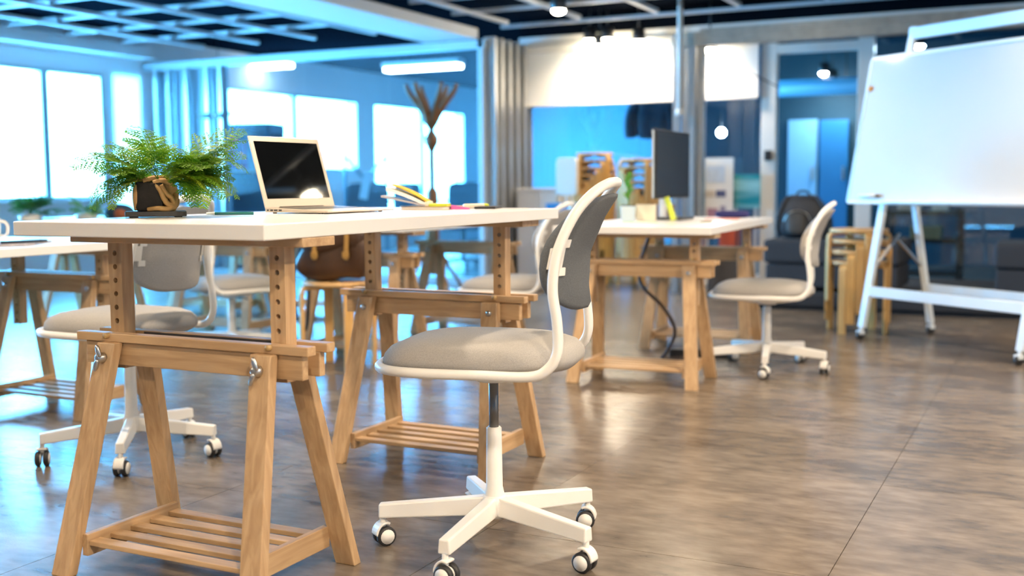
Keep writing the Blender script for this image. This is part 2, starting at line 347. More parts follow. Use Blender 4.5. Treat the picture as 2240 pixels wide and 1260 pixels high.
# ---- glazed wall in the plane y = YG: white posts, roller blinds, panes, dark doorway
gw = bpy.data.objects.new('wall_glazed', None); COL.objects.link(gw); gw.location = (0, YG, 0); gw['kind'] = 'structure'
def gpart(name, mb, mat, bevel=0): return put(name, mb, mat, gw, (0, -YG, 0), bevel=bevel)
for a, b in ((-4.80, -4.74), (-2.42, -2.29), (-1.60, -1.47), (.35, .48), (2.3, 2.43)): gpart('post', MB().bx(a, b, YG-.05, YG+.05, 0, 2.25), WHITE_METAL, .004)
gpart('head_rail', MB().bx(-4.8, XR-.02, YG-.05, YG+.05, 2.25, 2.34), WHITE_METAL)
gpart('wall_above', MB().bx(-4.8, XR-.02, YG-.03, YG+.03, 2.34, ZC), CEIL)
gpart('door_head', MB().bx(-2.29, -1.60, YG-.05, YG+.05, 2.05, 2.13), WHITE_METAL, .004)
gpart('sill_rail', MB().bx(-4.74, -2.42, YG-.04, YG+.04, 0, .1), WHITE_METAL)
for a, b in ((-4.74, -3.58), (-3.57, -2.42), (-1.47, .35), (.48, 2.3), (2.43, XR-.03)): gpart('pane', MB().bx(a, b, YG-.005, YG+.005, .1 if a < -2 else .12, 2.25), PANE_IN)
gpart('pane', MB().bx(-2.29, -1.60, YG-.005, YG+.005, 2.13, 2.25), PANE_IN)
BLIND = plain('white_roller_blind', (.86, .87, .88), .8, var=.01)
for nm, a, b in (('wide white roller blind left of the metal stud cluster', -4.72, -3.22), ('narrow white roller blind right of the metal stud cluster', -3.19, -2.44)):
    t = thing('roller_blind', nm, 'blind', ((a+b)/2, YG-.09, 1.68))
    put('blind_cloth', MB().bx(a-(a+b)/2, b-(a+b)/2, -.003, .003, .012, .52), BLIND, t)
    put('bottom_bar', MB().bx(a-(a+b)/2, b-(a+b)/2, -.01, .01, -.012, .014), WHITE_METAL, t, bevel=.004)
    put('roller_cassette', MB().bx(a-(a+b)/2, b-(a+b)/2, -.04, .04, .5, .575), WHITE_METAL, t, bevel=.01)

# ------------------------------------------------------------------ lamps
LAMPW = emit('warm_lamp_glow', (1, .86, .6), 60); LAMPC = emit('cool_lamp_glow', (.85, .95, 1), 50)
def spot(loc, label, power, col=WARM, r=.05, ang=166, group='ceiling spotlights', glow=None, lit=True):
    t = thing('ceiling_spotlight', label, 'spotlight', loc, 0, group)
    put('housing', cm('spot_housing', lambda: MB().lathe([(.02, .10), (.055, .095), (.06, .0), (.055, -.005)], 20)), BLACKP, t)
    put('stem', MB().cyl((0, 0, .09), (0, 0, max(.12, ZC-loc[2])), .008, n=8), BLACKP, t)
    put('bulb', cm('spot_bulb'+(glow or LAMPW).name, lambda: MB().sup((0, 0, -.012), (.052, .052, .03), 1, 1, 16, 8)), glow or LAMPW, t)
    if lit:
        L = bpy.data.lights.new('lamp_light', 'SPOT'); L.energy = power; L.color = col; L.spot_size = R(ang); L.spot_blend = .6; L.shadow_soft_size = r
        lo = bpy.data.objects.new('lamp_light', L); COL.objects.link(lo); lo.parent = t; lo.location = (0, 0, -.06)
    return t
UNSEEN_LAMPS = [(1.3, 0.6, 200), (1.3, 2.9, 200), (.34, 6.02, 110), (-1.0, -1.3, 100), (-3.2, -1.3, 100), (-5.4, -1.3, 100), (-.2, .8, 120), (-2.5, 2.2, 110), (-4.6, .8, 120), (2.9, 1.8, 150), (2.9, 4.4, 100), (-.6, 4.2, 110), (-2.7, 4.2, 90), (.9, 7.2, 45), (-2.2, 6.9, 55)]  # unseen lamps added for warm light, one placed by the laptop screen reflection
for x, y, pw in UNSEEN_LAMPS: spot((x, y, 2.30), 'added black ceiling spotlight, unseen above the picture, for warm room light', pw*.47)
for (px, py, nm) in ((1222, 20, 'bright ceiling spotlight nearest the top edge, above the grey chair back'), (1290, 86, 'leftmost of the three clustered ceiling spotlights above the wide blind'),
                     (1312, 98, 'lowest of the three clustered ceiling spotlights above the wide blind'), (1329, 84, 'rightmost of the three clustered ceiling spotlights above the wide blind'),
                     (1553, 106, 'white spotlight on the slanting cable beside the right metal stud cluster'), (1397, 88, 'single small ceiling spotlight between the cluster and the white drop pole')):
    p = at_z(px, py, 2.27)
    if p.y > YG-.25: p = at_y(px, py, YG-.25)
    spot(p, nm, 14)
for (px, py, nm) in ((2010, 98, 'ceiling spotlight showing above the tilted whiteboard'), (1803, 158, 'upper left of three white spotlights through the dark doorway'), (1820, 172, 'middle of three white spotlights through the dark doorway'), (1850, 192, 'lower right of three white spotlights through the dark doorway')):
    p = at_y(px, py, 11.2 if px > 1900 else 12.6); spot(p, nm, 5, COOL, glow=LAMPC, group='spotlights beyond the glazed wall')
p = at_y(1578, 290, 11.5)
t = thing('reflection_globe', 'small glowing globe added behind the glass for a bright reflection above the teal picture', 'lamp', p)  # added glowing globe, imitates a lamp reflected in the glass
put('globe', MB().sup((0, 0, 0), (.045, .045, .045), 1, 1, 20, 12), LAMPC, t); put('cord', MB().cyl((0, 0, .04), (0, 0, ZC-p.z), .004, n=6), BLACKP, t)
# added glowing strips imitating window reflections in the meeting room glass
STRIP_GLOW = emit('reflection_strip_glow', (.75, .92, 1), 9)
for (px, py, L_, nm) in ((565, 148, 1.0, 'long white glowing strip at left, standing in for a reflection in the meeting room glass'), (925, 150, 1.1, 'long white glowing strip at right, standing in for a reflection in the meeting room glass')):
    p = at_z(px, py, 2.36)
    t = thing('glowing_reflection_strip', nm, 'glowing strip', p, 0, 'reflection strips in the meeting room')
    put('housing', MB().bx(-L_/2, L_/2, -.09, .09, .03, .09), WHITE_METAL, t); put('diffuser', MB().bx(-L_/2+.02, L_/2-.02, -.08, .08, -.02, .03), STRIP_GLOW, t, bevel=.01)
    put('hanger', MB().cyl((-L_/3, 0, .09), (-L_/3, 0, ZC-p.z), .006, n=6).cyl((L_/3, 0, .09), (L_/3, 0, ZC-p.z), .006, n=6), BLACKP, t)

# ------------------------------------------------------------------ trestle
ZR, RL = .5734, .708
def post_mesh():
    mb = MB(); w, d, hz, rad, n = .043, .038, .0335, .0068, 12; top = 0.; first = .0276; cells = 9
    def ring_cell(z0, z1, cz):
        ci = [(rad*cos(2*pi*k/n), cz+rad*sin(2*pi*k/n)) for k in range(n)]; ou = []
        for k in range(n):
            a = 2*pi*k/n; dx, dz = cos(a), sin(a); zz = (z1-cz) if dz > 0 else (cz-z0)
            s_ = min((w/2)/max(abs(dx), 1e-6), zz/max(abs(dz), 1e-6)); ou.append((dx*s_, cz+dz*s_))
        for yy, flip in ((-d/2, 0), (d/2, 1)):
            V = [(x, yy, z) for x, z in ci]+[(x, yy, z) for x, z in ou]; Fc = []
            for k in range(n):
                f = (k, (k+1) % n, n+(k+1) % n, n+k); Fc.append(f if flip else f[::-1])
            mb.add(V, Fc)
            # fill the rectangle corners the ring leaves open
            cs = [(w/2, z1), (-w/2, z1), (-w/2, z0), (w/2, z0)]
            for cx, cz2 in cs:
                best = sorted(range(n), key=lambda k: abs(math.atan2(ou[k][1]-cz, ou[k][0])-math.atan2(cz2-cz, cx)) if True else 0)
                for k in range(n):
                    a0 = 2*pi*k/n; a1 = 2*pi*(k+1)/n; ac = math.atan2(cz2-cz, cx) % (2*pi)
                    if a0 < ac < a1 and (abs(ou[k][0]-ou[(k+1) % n][0]) > 1e-9 and abs(ou[k][1]-ou[(k+1) % n][1]) > 1e-9):
                        tri = [(ou[k][0], yy, ou[k][1]), (cx, yy, cz2), (ou[(k+1) % n][0], yy, ou[(k+1) % n][1])]
                        mb.add(tri, [(0, 1, 2) if not flip else (2, 1, 0)])
        V = [(x, -d/2, z) for x, z in ci]+[(x, d/2, z) for x, z in ci]
        mb.add(V, [(k, n+k, n+(k+1) % n, (k+1) % n)[::-1] for k in range(n)])
    zb = -(first+cells*hz-hz/2+.0)
    for sx in (-1, 1): mb.add([(sx*w/2, -d/2, 0), (sx*w/2, d/2, 0), (sx*w/2, d/2, zb), (sx*w/2, -d/2, zb)], [(0, 1, 2, 3)])
    mb.add([(-w/2, -d/2, 0), (w/2, -d/2, 0), (w/2, d/2, 0), (-w/2, d/2, 0)], [(0, 1, 2, 3)]); mb.add([(-w/2, -d/2, zb), (w/2, -d/2, zb), (w/2, d/2, zb), (-w/2, d/2, zb)], [(3, 2, 1, 0)])
    z1 = 0.
    for k in range(cells):
        cz = -(first+k*hz); z0 = cz-hz/2; ring_cell(z0, z1, cz); z1 = z0
    return mb
def leg_mesh(sx, sy):
    t, b = .236*sx, .286*sx; zt_ = ZR-.021; w, th = .058, .028; mb = MB()
    yt, yb = .0425*sy, .168*sy
    def quad(x, y, z): return [(x-w/2, y if sy > 0 else y-th, z), (x+w/2, y if sy > 0 else y-th, z), (x+w/2, y+th if sy > 0 else y, z), (x-w/2, y+th if sy > 0 else y, z)]
    return mb.hexa(quad(b, yb, 0), quad(t, yt, zt_))
def wingnut():
    mb = MB().lathe([(.008, 0), (.0085, .004), (.006, .012), (.003, .013)], 14, M=Matrix.Rotation(pi/2, 4, 'X'))
    for s in (-1, 1): mb.sup((.003*s, -.012, .011*s), (.004, .003, .010), .8, .8, 10, 8, Matrix.Rotation(.35*s*-1, 4, 'Y'))
    return mb
def make_trestle(loc, rz, ztop, label, wing=False, group='height-adjustable trestles', peghi=None):
    """ztop = underside of the tabletop"""
    t = thing('trestle', label, 'trestle', (loc[0], loc[1], 0), rz, group)
    for sy in (-1, 1):
        put('cap_rail', cm('cap_rail%d' % sy, lambda: MB().bx(-RL/2, RL/2, .021*sy, .052*sy, ZR-.021, ZR)), WX, t, bevel=.002)
        put('beam', cm('beam%d' % sy, lambda: MB().bx(-RL/2+.022, RL/2-.022, .021*sy, .0425*sy, ZR-.078, ZR-.021)), WX, t, bevel=.002)
        put('slide_strip', cm('strip%d' % sy, lambda: MB().bx(-.2, .2, .0195*sy, .021*sy, ZR-.03, ZR-.002)), DARKSTRIP, t)
        for sx in (-1, 1):
            lg = put('leg', cm('leg%d%d' % (sx, sy), lambda: leg_mesh(sx, sy)), WZ, t, bevel=.0025)
            yb = .0425*sy+.028*sy+ (.125*sy)*(.035/ZR)
            if wing and sy < 0: put('wing_nut', cm('wing_nut', wingnut), STEEL, lg, (.233*sx+.005*sx, yb, ZR-.055)).scale = (1.6, 1.6, 1.6)
            else: put('bolt', cm('bolt%d' % sy, lambda: MB().lathe([(.0105, 0), (.0095, .004), (.005, .0065)], 14, M=Matrix.Rotation(-pi/2*sy, 4, 'X'))), STEEL, lg, (.236*sx+.004*sx, yb, ZR-.055))
    zp = ztop-.021
    put('top_board', cm('top_board', lambda: MB().bx(-RL/2, RL/2, -.06, .06, 0, .0205)), WX, t, (0, 0, zp), bevel=.002)
    k = max(0, round(((zp-ZR)-.0276)/.0335)); zpeg = zp-.0276-k*.0335
    for sx in (-1, 1):
        ps = put('post', cm('post', post_mesh), WZ, t, (sx*.249, 0, zp))
        put('peg', cm('peg', lambda: MB().lathe([(.0066, -.062), (.0072, -.06), (.0072, -.045), (.006, -.042), (.006, .06), (.005, .062)], 12, M=Matrix.Rotation(-pi/2, 4, 'X'))), DOWEL, t, (sx*.249, 0, zpeg+.0005))
    # bottom shelf: two end rails between the legs and five slats
    for sx in (-1, 1):
        put('shelf_rail', cm('shelf_rail%d' % sx, lambda: MB().bx(.2825*sx-.031*sx, .2825*sx-.049*sx, -.155, .155, .045, .098)), WY, t, bevel=.002)
    for q in range(5):
        put('slat', cm('slat', lambda: MB().bx(-.2335, .2335, -.0175, .0175, 0, .012)), WX, t, (0, -.132+.066*q, .07), bevel=.0015)
    return t
def tabletop(x0, y0, rz, ztop, label, wid=.75, ln=1.507, group='white desk tops'):
    """x0, y0: the near right corner; the top runs to -x and +y before turning"""
    return one('tabletop', MB().bx(-wid, 0, 0, ln, -.034, 0), WHITE_TOP, label, 'table', (x0, y0, ztop), (0, 0, rz), .0025, group)
def rot2(x, y, a): return (x*cos(a)-y*sin(a), x*sin(a)+y*cos(a))
def desk(x0, y0, rz, ztop, labs, t1=(-.352, .188), t2=(-.387, 1.363), wing=False):
    tabletop(x0, y0, rz, ztop, labs[0])
    for (dx, dy), lb in ((t1, labs[1]), (t2, labs[2])):
        a, b = rot2(dx, dy, rz); make_trestle((x0+a, y0+b), rz, ztop-.034, lb, wing and dy < .5)
ZM = .8506
desk(-1.486, 1.832, 0, ZM, ('nearest white desk top with the fern and laptop on it', 'nearest beech trestle, under the fern end of the front desk, with wing nuts', 'beech trestle under the far end of the front desk, beside the front swivel chair'), wing=True)
Z2 = .733
desk(-1.39, 4.77, .05, Z2, ('white desk top at right carrying the black monitor', 'near beech trestle of the right desk with the monitor', 'far beech trestle of the right desk, beside the empty swivel chair'), (-.36, .17), (-.36, 1.33))
Z3 = .711
desk(-3.41, 2.02, 0, Z3, ('white desk top cut by the left edge of the picture', 'beech trestle at the near end of the leftmost desk, outside the picture', 'beech trestle at the left edge, behind the seat of the left swivel chair'), (-.36, .22), (-.36, 1.29))
Z5 = .722
desk(-2.99, 4.78, 0, Z5, ('white desk top seen through the legs below the front desk', 'warm-lit trestle behind the stool with the brown bag', 'pale far trestle seen between the posts under the front desk'), (-.36, .17), (-.36, 1.33))
desk(-4.31, 5.22, .03, .72, ('white desk top hidden behind the fern, middle of the back row', 'pale trestle behind the middle back swivel chair', 'far trestle of the middle back desk, mostly hidden'), (-.37, .18), (-.37, 1.33))
desk(-5.18, 4.95, 0, .73, ('white desk top by the window wall holding the small potted plants', 'pale trestle by the window wall, under the small potted plants', 'far trestle by the window wall, mostly hidden'), (-.37, .18), (-.37, 1.33))

# ------------------------------------------------------------------ swivel chair (faces +x locally; z = 0 at the floor)
FP = [(-.14, 0, .203), (-.185, .018, .2), (-.208, .06, .196), (-.206, .13, .192), (-.195, .20, .188), (-.200, .27, .180), (-.216, .325, .168), (-.245, .385, .148), (-.280, .428, .115), (-.305, .448, .06)]
def frame_mesh():
    side = [(.268, .09, 0), (.245, .155, 0), (.19, .195, 0), (.10, .21, 0), (-.02, .208, 0)] + [(x, l, z) for x, z, l in FP]
    pts = [(x, l, z) for x, l, z in side] + [(-.311, 0, .451)] + [(x, -l, z) for x, l, z in reversed(side)] + [(.272, 0, 0)]
    return MB().tube(spline(pts, 5, True), .0125, 12, closed=True)
def backx(h):
    P = [(z, x) for x, z, l in FP]
    for (z0, x0), (z1, x1) in zip(P, P[1:]):
        if z0 <= h <= z1: return x0+(x1-x0)*(h-z0)/(z1-z0)
    return P[-1][1]
def back_mesh():
    # outline in (lateral, height): rounded shield, wider below the middle
    hb, ht, N = .142, .425, 40; mb = MB(); rings = []
    def outline(s):
        o = []
        for k in range(N):
            a = 2*pi*k/N; c, q = cos(a), sin(a); e = .62 if q < 0 else .55
            l = math.copysign(abs(c)**e, c); h = math.copysign(abs(q)**.75, q)
            wd = .176-.035*max(0, h)**1.5
            o.append((l*wd*s, (hb+ht)/2+h*(ht-hb)/2*(1-(1-s)*1.0)))
        return o
    prof = [(.0, .036), (.35, .036), (.65, .034), (.85, .028), (.96, .018), (1., .004), (.985, -.006), (.93, -.011), (.6, -.013), (0.001, -.013)]
    for s, d in prof:
        rings.append([Vector((backx(h)-.034+d+2.0*l*l, l, h)) for l, h in outline(max(s, .02))])
    return mb.rings(rings)
def seat_mesh():
    N = 48; mb = MB(); rings = []
    def outl(s):
        o = []
        for k in range(N):
            a = 2*pi*k/N; c, q = cos(a), sin(a); e = .55
            x = math.copysign(abs(c)**.62, c); l = math.copysign(abs(q)**e, q)
            xx = .018+x*.245; ll = l*(.202 if x > -.3 else .202-.05*((-x-.3)/.7)**2)
            o.append((.018+(xx-.018)*s, ll*s))
        return o
    for s, z in [(.001, -.012), (.7, -.012), (.93, -.006), (1., .010), (1.005, .022), (.985, .036), (.93, .050), (.8, .061), (.55, .069), (.25, .072), (.001, .0725)]:
        rings.append([Vector((x, l, z-.010*max(0, (x-.12)/.14)**2 - (.0 if s < .6 else 0))) for x, l in outl(max(s, .02))])
    return mb.rings(rings)
def bracket_mesh(s):
    mb = MB(); h0, h1 = .225, .325
    pts = [(h0, .0), (h0+.012, .012), (h1-.012, .012), (h1, 0)]
    def P(h, l): return Vector((backx(h)-.034-.016+2.0*l*l, l*s, h))
    for (a, b, c, d) in ((.250, .300, .142, .182), (.232, .252, .130, .150), (.298, .318, .130, .150)):
        mb.hexa([P(a, c), P(a, d), P(a, d)+Vector((.004, 0, 0)), P(a, c)+Vector((.004, 0, 0))], [P(b, c), P(b, d), P(b, d)+Vector((.004, 0, 0)), P(b, c)+Vector((.004, 0, 0))])
    return mb
def arm_mesh():
    mb = MB()
    mb.hexa([(.02, -.02, .088), (.30, -.0165, .074), (.30, .0165, .074), (.02, .02, .088)], [(.02, -.016, .136), (.30, -.0135, .110), (.30, .0135, .110), (.02, .016, .136)])
    return mb
def hood_mesh():
    mb = MB().cyl((0, 0, .045), (0, 0, .078), .008, n=10)
    pr_ = []
    for k in range(9):
        a = pi*.02+pi*.62*k/8; pr_.append((.029*cos(a)*1.0-.004, .030+.033*sin(a)))
    V = []; n = len(pr_)
    for yy in (-.017, .017):
        V += [(x, yy, z) for x, z in pr_]+[(x*.8, yy, z-.006) for x, z in pr_]
    Fc = []
    for k in range(n-1):
        Fc += [(k, k+1, 2*n+k+1, 2*n+k), (n+k+1, n+k, 3*n+k, 3*n+k+1), (k+1, k, n+k, n+k+1), (2*n+k, 2*n+k+1, 3*n+k+1, 3*n+k)]
    Fc += [(0, 2*n, 3*n, n), (n-1, 2*n-1, 4*n-1, 3*n-1)]
    return mb.add(V, Fc)
def wheel_mesh():
    return MB().lathe([(.008, -.008), (.022, -.008), (.0255, -.005), (.0255, .005), (.022, .008), (.008, .008)], 20, M=Matrix.Rotation(pi/2, 4, 'X'))
def make_chair(loc, face, zf, label, phase, backmat=FABRIC_SHADE, seatmat=FABRIC, swiv=None):
    """face: heading in degrees; zf: height of the seat frame tube"""
    t = thing('swivel_chair', label, 'chair', (loc[0], loc[1], 0), R(face), 'white-framed swivel chairs')
    put('frame', cm('chair_frame', frame_mesh), WHITE_METAL, t, (0, 0, zf))
    put('seat', cm('chair_seat', seat_mesh), seatmat, t, (0, 0, zf+.004))
    put('backrest', cm('chair_back_'+backmat.name, back_mesh), backmat, t, (0, 0, zf))
    for s in (-1, 1): put('bracket', cm('chair_bracket%d' % s, lambda: bracket_mesh(s)), WHITE_METAL, t, (0, 0, zf), bevel=.0015)
    put('seat_pan', cm('chair_pan', lambda: MB().sup((-.005, 0, -.010), (.16, .15, .028), .8, .9, 24, 10).cyl((0, 0, -.048), (0, 0, -.02), .045, .07)), WHITE_PLASTIC, t, (0, 0, zf))
    put('piston', MB().cyl((0, 0, .26), (0, 0, zf-.03), .0125), PISTON, t)
    put('lift_lever', MB().tube([(0, -.03, zf-.035), (.01, -.12, zf-.04), (.01, -.17, zf-.045)], .004, 6), BLACKP, t)
    bs = put('base_column', MB().lathe([(.026, .08), (.026, .14), (.0215, .16), (.0195, .312), (.017, .315)], 20).lathe([(.035, .085), (.037, .1), (.037, .128), (.028, .138)], 20), WHITE_METAL, t)
    for k in range(5):
        a = R(phase-face+72*k)
        ar = put('base_arm', cm('chair_arm', arm_mesh), WHITE_METAL, t, (0, 0, 0), (0, 0, a), bevel=.004)
        sw = a + (swiv[k] if swiv else random.uniform(-2, 2))
        cs = put('caster', cm('chair_hood', hood_mesh), WHITE_PLASTIC, t, (.292*cos(a), .292*sin(a), 0), (0, 0, sw), bevel=.002)
        for s in (-1, 1):
            wh = put('wheel', cm('chair_wheel', wheel_mesh), RUBBER, cs, (-.004, .0135*s, .0255))
            put('wheel', cm('wheel_disc', lambda: MB().lathe([(.019, -.0095), (.019, .0095)], 18, M=Matrix.Rotation(pi/2, 4, 'X'))), WHITE_PLASTIC, cs, (-.004, .0135*s, .0255)).name = 'wheel_disc'
    return t
make_chair((-1.28, 2.467), 192, .483, 'nearest swivel chair, white frame and shaded dark back, pulled up to the front desk', 58)
make_chair((-2.87, 2.80), 181, .44, 'swivel chair at left, its broad grey back showing between the posts of the front desk', 20, FABRIC, FABRIC)
make_chair((-1.30, 5.47), 190, .375, 'swivel chair at the right desk, standing in front of the stacked stools', 66, FABRIC, FABRIC)
make_chair((-4.05, 4.70), 68, .37, 'swivel chair in the back row seen under the front desk, seat turned to the right', 30, FABRIC, FABRIC)
make_chair((-2.58, 5.22), 186, .375, 'swivel chair half hidden behind the front desk, below the metal stud wall', 40, FABRIC, FABRIC)

# ------------------------------------------------------------------ stools
def stool_seat(): return MB().lathe([(.168, 0), (.174, .003), (.175, .011), (.174, .019), (.168, .022)], 36)
def stool_leg():
    pts = [(.197, 0), (.197, .36), (.196, .392), (.190, .411), (.176, .421), (.155, .4225), (.07, .4225)]; w, th = .024, .018; mb = MB(); V = []
    for k, (r, z) in enumerate(pts):
        a = pts[max(0, k-1)]; b = pts[min(len(pts)-1, k+1)]; tx, tz = b[0]-a[0], b[1]-a[1]; L = math.hypot(tx, tz); nx, nz_ = -tz/L, tx/L
        V += [(r, -w, z), (r, w, z), (r+nx*th, w, z+nz_*th), (r+nx*th, -w, z+nz_*th)]
    Fc = [(3, 2, 1, 0)]
    for k in range(len(pts)-1):
        o = 4*k; Fc += [(o, o+1, o+5, o+4), (o+1, o+2, o+6, o+5), (o+2, o+3, o+7, o+6), (o+3, o, o+4, o+7)]
    o = 4*(len(pts)-1); Fc.append((o, o+1, o+2, o+3)); return mb.add(V, Fc)
def stool(loc, rz, label, group):
    t = thing('round_stool', label, 'stool', loc, rz, group)
    put('seat', cm('stool_seat', stool_seat), BIRX, t, (0, 0, .4227))
    for k in range(4): put('leg', cm('stool_leg', stool_leg), BIRZ, t, (0, 0, 0), (0, 0, pi/4+k*pi/2), bevel=.003)
    return t
stool((-3.30, 4.64, 0), .1, 'round birch stool carrying the brown leather bag', None)
ORD = ['topmost', 'second', 'third', 'fourth', 'fifth', 'sixth', 'seventh', 'eighth', 'ninth', 'tenth', 'eleventh', 'twelfth', 'lowest']
names4 = ['lowest', 'second lowest', 'second highest', 'topmost']
for k in range(4): stool((-1.12, 7.08, .0655*k), .45+.27*k, '%s birch stool in the short stack behind the whiteboard leg' % names4[k], 'short stack of stools')
for k in range(13): p = at_d(1301, 500, 10.3); stool((p.x, p.y, .0635*k), .2+.27*k, '%s birch stool%s in the taller spiral stack beside the white panel' % (ORD[12-k], '' if k in (0, 12) else ' from the top'), 'taller spiral stack of stools')
for k in range(12): p = at_d(1397, 500, 9.95); stool((p.x, p.y, .0635*k), 1.35-.27*k, '%s birch stool%s in the spiral stack next to the monitor' % (ORD[11-k] if k else 'lowest', '' if k in (0, 11) else ' from the top'), 'shorter spiral stack of stools')

# ------------------------------------------------------------------ brown bag on its stool
bgx = thing('leather_bag', 'slouchy brown leather bag with tan straps sitting on a stool', 'bag', (-3.30, 4.64, .45), R(20))
def bagfn(p):
    k = (p.z+.13)/.26; s_ = 1-.16*max(0, k-.3); return Vector((p.x*s_+.02*sin(p.z*22), p.y*s_+.012*sin(p.x*30+p.z*17), p.z+.012*sin(p.x*24)))
put('bag_body', MB().sup((0, 0, .132), (.185, .11, .13), .45, .45, 40, 24, fn=bagfn), LEATHER, bgx)
put('flap', MB().sup((.0, -.035, .205), (.165, .085, .062), .5, .5, 30, 14, fn=bagfn), LEATHER, bgx)
for s, nm in ((-1, 'strap'), (1, 'strap')):
    put('strap', MB().beam((.085*s, -.118, .26), (.08*s, -.128, .11), .022, .006, (0, 1, 0)).beam((.085*s, -.118, .26), (.09*s, -.02, .285), .022, .006, (0, 0, 1)), LEATHER2, bgx, bevel=.002)
    put('buckle', MB().box((.08*s, -.131, .135), (.034, .008, .03)), LEATHER2, bgx, bevel=.002)
put('handle', MB().tube(spline([(-.07, 0, .26), (-.06, -.02, .31), (0, -.03, .325), (.06, -.02, .31), (.07, 0, .26)], 5), .010, 8), LEATHER2, bgx)
put('shoulder_strap', MB().tube(spline([(-.16, -.05, .2), (-.215, -.03, .06), (-.235, .0, -.12), (-.19, .04, -.27), (-.17, .05, -.13), (-.165, .06, .1)], 6), .008, 8), BACKP, bgx)

# ------------------------------------------------------------------ fern on a slate tray
pf = at_z(341, 474, ZM); pf = Vector((-2.125, 2.185, ZM))
fe = thing('potted_fern', 'feathery green fern on a lava rock, standing on a dark slate tray', 'plant', pf, R(44))
tr = put('slate_tray', MB().box((0, 0, .0095), (.152, .105, .013)), SLATE, fe, bevel=.002)
for sx in (-1, 1):
    for sy in (-1, 1): put('tray_foot', MB().box((.055*sx, .035*sy, .0018), (.02, .02, .0036)), SLATE, tr)
put('lava_rock', MB().sup((-.014, -.004, .053), (.034, .032, .038), .22, .22, 20, 12, fn=lambda p: p+Vector((.003*sin(p.z*190+p.y*120), .003*sin(p.x*170), .002*sin(p.y*210)))), LAVA, fe)
rootp = [[(.0, -.03, .086), (.012, -.038, .07), (.02, -.04, .05), (.03, -.038, .035), (.045, -.03, .03), (.05, -.02, .05), (.045, -.01, .075)],
         [(-.02, -.035, .021), (.005, -.044, .024), (.03, -.04, .022), (.05, -.025, .03), (.055, -.005, .045)], [(-.048, -.02, .02), (-.05, -.028, .05), (-.046, -.02, .08), (-.03, -.01, .095), (-.05, .0, .10)],
         [(-.005, -.03, .09), (.02, -.028, .095), (.04, -.018, .085), (.052, -.005, .065), (.05, .012, .03)], [(.015, -.036, .085), (.028, -.034, .06), (.04, -.03, .05), (.048, -.028, .022)], [(-.03, -.03, .095), (0, -.02, .102), (.03, 0, .098), (.035, .02, .06)]]
for q in rootp: put('root', MB().tube(spline(q, 5), [.0075*(1-.25*abs(2*k/(5*(len(q)-1))-1)) for k in range(5*(len(q)-1)+1)], 8), ROOT, fe)
put('root_mass', MB().sup((.028, .004, .055), (.026, .03, .042), .8, .8, 20, 12, fn=lambda p: p+Vector((.005*sin(p.z*130), .005*sin(p.x*140+p.z*90), .004*sin(p.y*160)))), ROOT, fe)
def frond(L, az, el, droop, seed, dens=11, wid=.46):
    rn = random.Random(seed); mb = MB(); N = 14; p = Vector((0, 0, 0)); P = [p.copy()]; T = []
    e = el; aa = az
    for k in range(N):
        d = Vector((cos(aa)*cos(e), sin(aa)*cos(e), sin(e))); T.append(d); p = p+d*(L/N); P.append(p.copy()); e -= droop/N*(.3+1.4*k/N); aa += rn.uniform(-.06, .06)
    mb.tube(P, [.0013*(1-.7*k/N) for k in range(N+1)], 5)
    roll = rn.uniform(-.5, .5)
    for q in range(dens):
        t = .30+.70*q/dens; ki = min(N-1, int(t*N)); fr_ = t*N-ki; base = P[ki].lerp(P[ki+1], fr_); tv = T[ki]
        S = tv.cross(Vector((0, 0, 1)))
        if S.length < .05: S = Vector((sin(aa), -cos(aa), 0))
        S.normalize(); Nn = S.cross(tv).normalized(); S, Nn = S*cos(roll)+Nn*sin(roll), Nn*cos(roll)-S*sin(roll)
        pl = L*wid*((1-t)**.8+.06)*(1 if q > 1 else .85)
        for sg in (-1, 1):
            D = (S*sg*.9+tv*rn.uniform(.35, .6)-Nn*rn.uniform(-.05, .35)).normalized(); X = D.cross(Nn).normalized(); m_ = max(3, int(pl/.0072))
            for j in range(m_):
                u = (j+.5)/m_; c = base+D*(pl*u); hl = pl*.24*(1-u)**.6+.0042
                for s2 in (-1, 1):
                    dd = (X*s2*.85+D*.55-Nn*rn.uniform(-.1, .3)).normalized(); wv = (D*.85-X*s2*.25)*(.0034+.0008*rn.random())
                    mb.add([c-wv*.5, c+dd*hl*.55-wv*.85, c+dd*hl, c+dd*hl*.5+wv*.95], [(0, 1, 2, 3)])
    return mb
rf = random.Random(11)
specs = []
# image left / right are about -x / +x of the tray; the crown is fuller on the right
for k in range(46):
    a = rf.choice((0, 0, pi))+rf.uniform(-1.25, 1.25); L = rf.uniform(.09, .165); el = rf.uniform(.3, 1.25); dr = rf.uniform(.8, 2.0)
    specs.append((L, a, el, dr))
for k in range(14): specs.append((rf.uniform(.11, .18), rf.uniform(-.9, .6), rf.uniform(-.1, .7), rf.uniform(.6, 1.9)))
specs += [(.20, pi-.1, .75, 1.5), (.20, pi+.15, .95, 1.6), (.18, pi-.3, .35, 1.9), (.17, pi+.3, .05, 1.5), (.15, pi+.5, .2, 2.2), (.21, .1, 1.0, 1.7), (.21, -.1, .85, 2.0), (.235, .2, 1.05, .9), (.22, .05, .95, .9),
          (.18, -.3, .5, 2.5), (.19, -.15, .45, 2.2), (.2, 1.8, 1.25, 1.2), (.2, -1.9, 1.25, 1.1), (.15, -1.0, .1, 1.9), (.14, -.7, .1, 2.2), (.2, 2.4, 1.1, 1.4)]
for k, (L, a, el, dr) in enumerate(specs):
    o = Vector((.018+.024*cos(a), .02*sin(a), .085+.012*rf.random()))
    put('frond', frond(L*1.1, a, el*.84, dr, k), FERN[0 if k % 5 < 3 else (1 if k % 5 == 3 else 2)], fe, o)

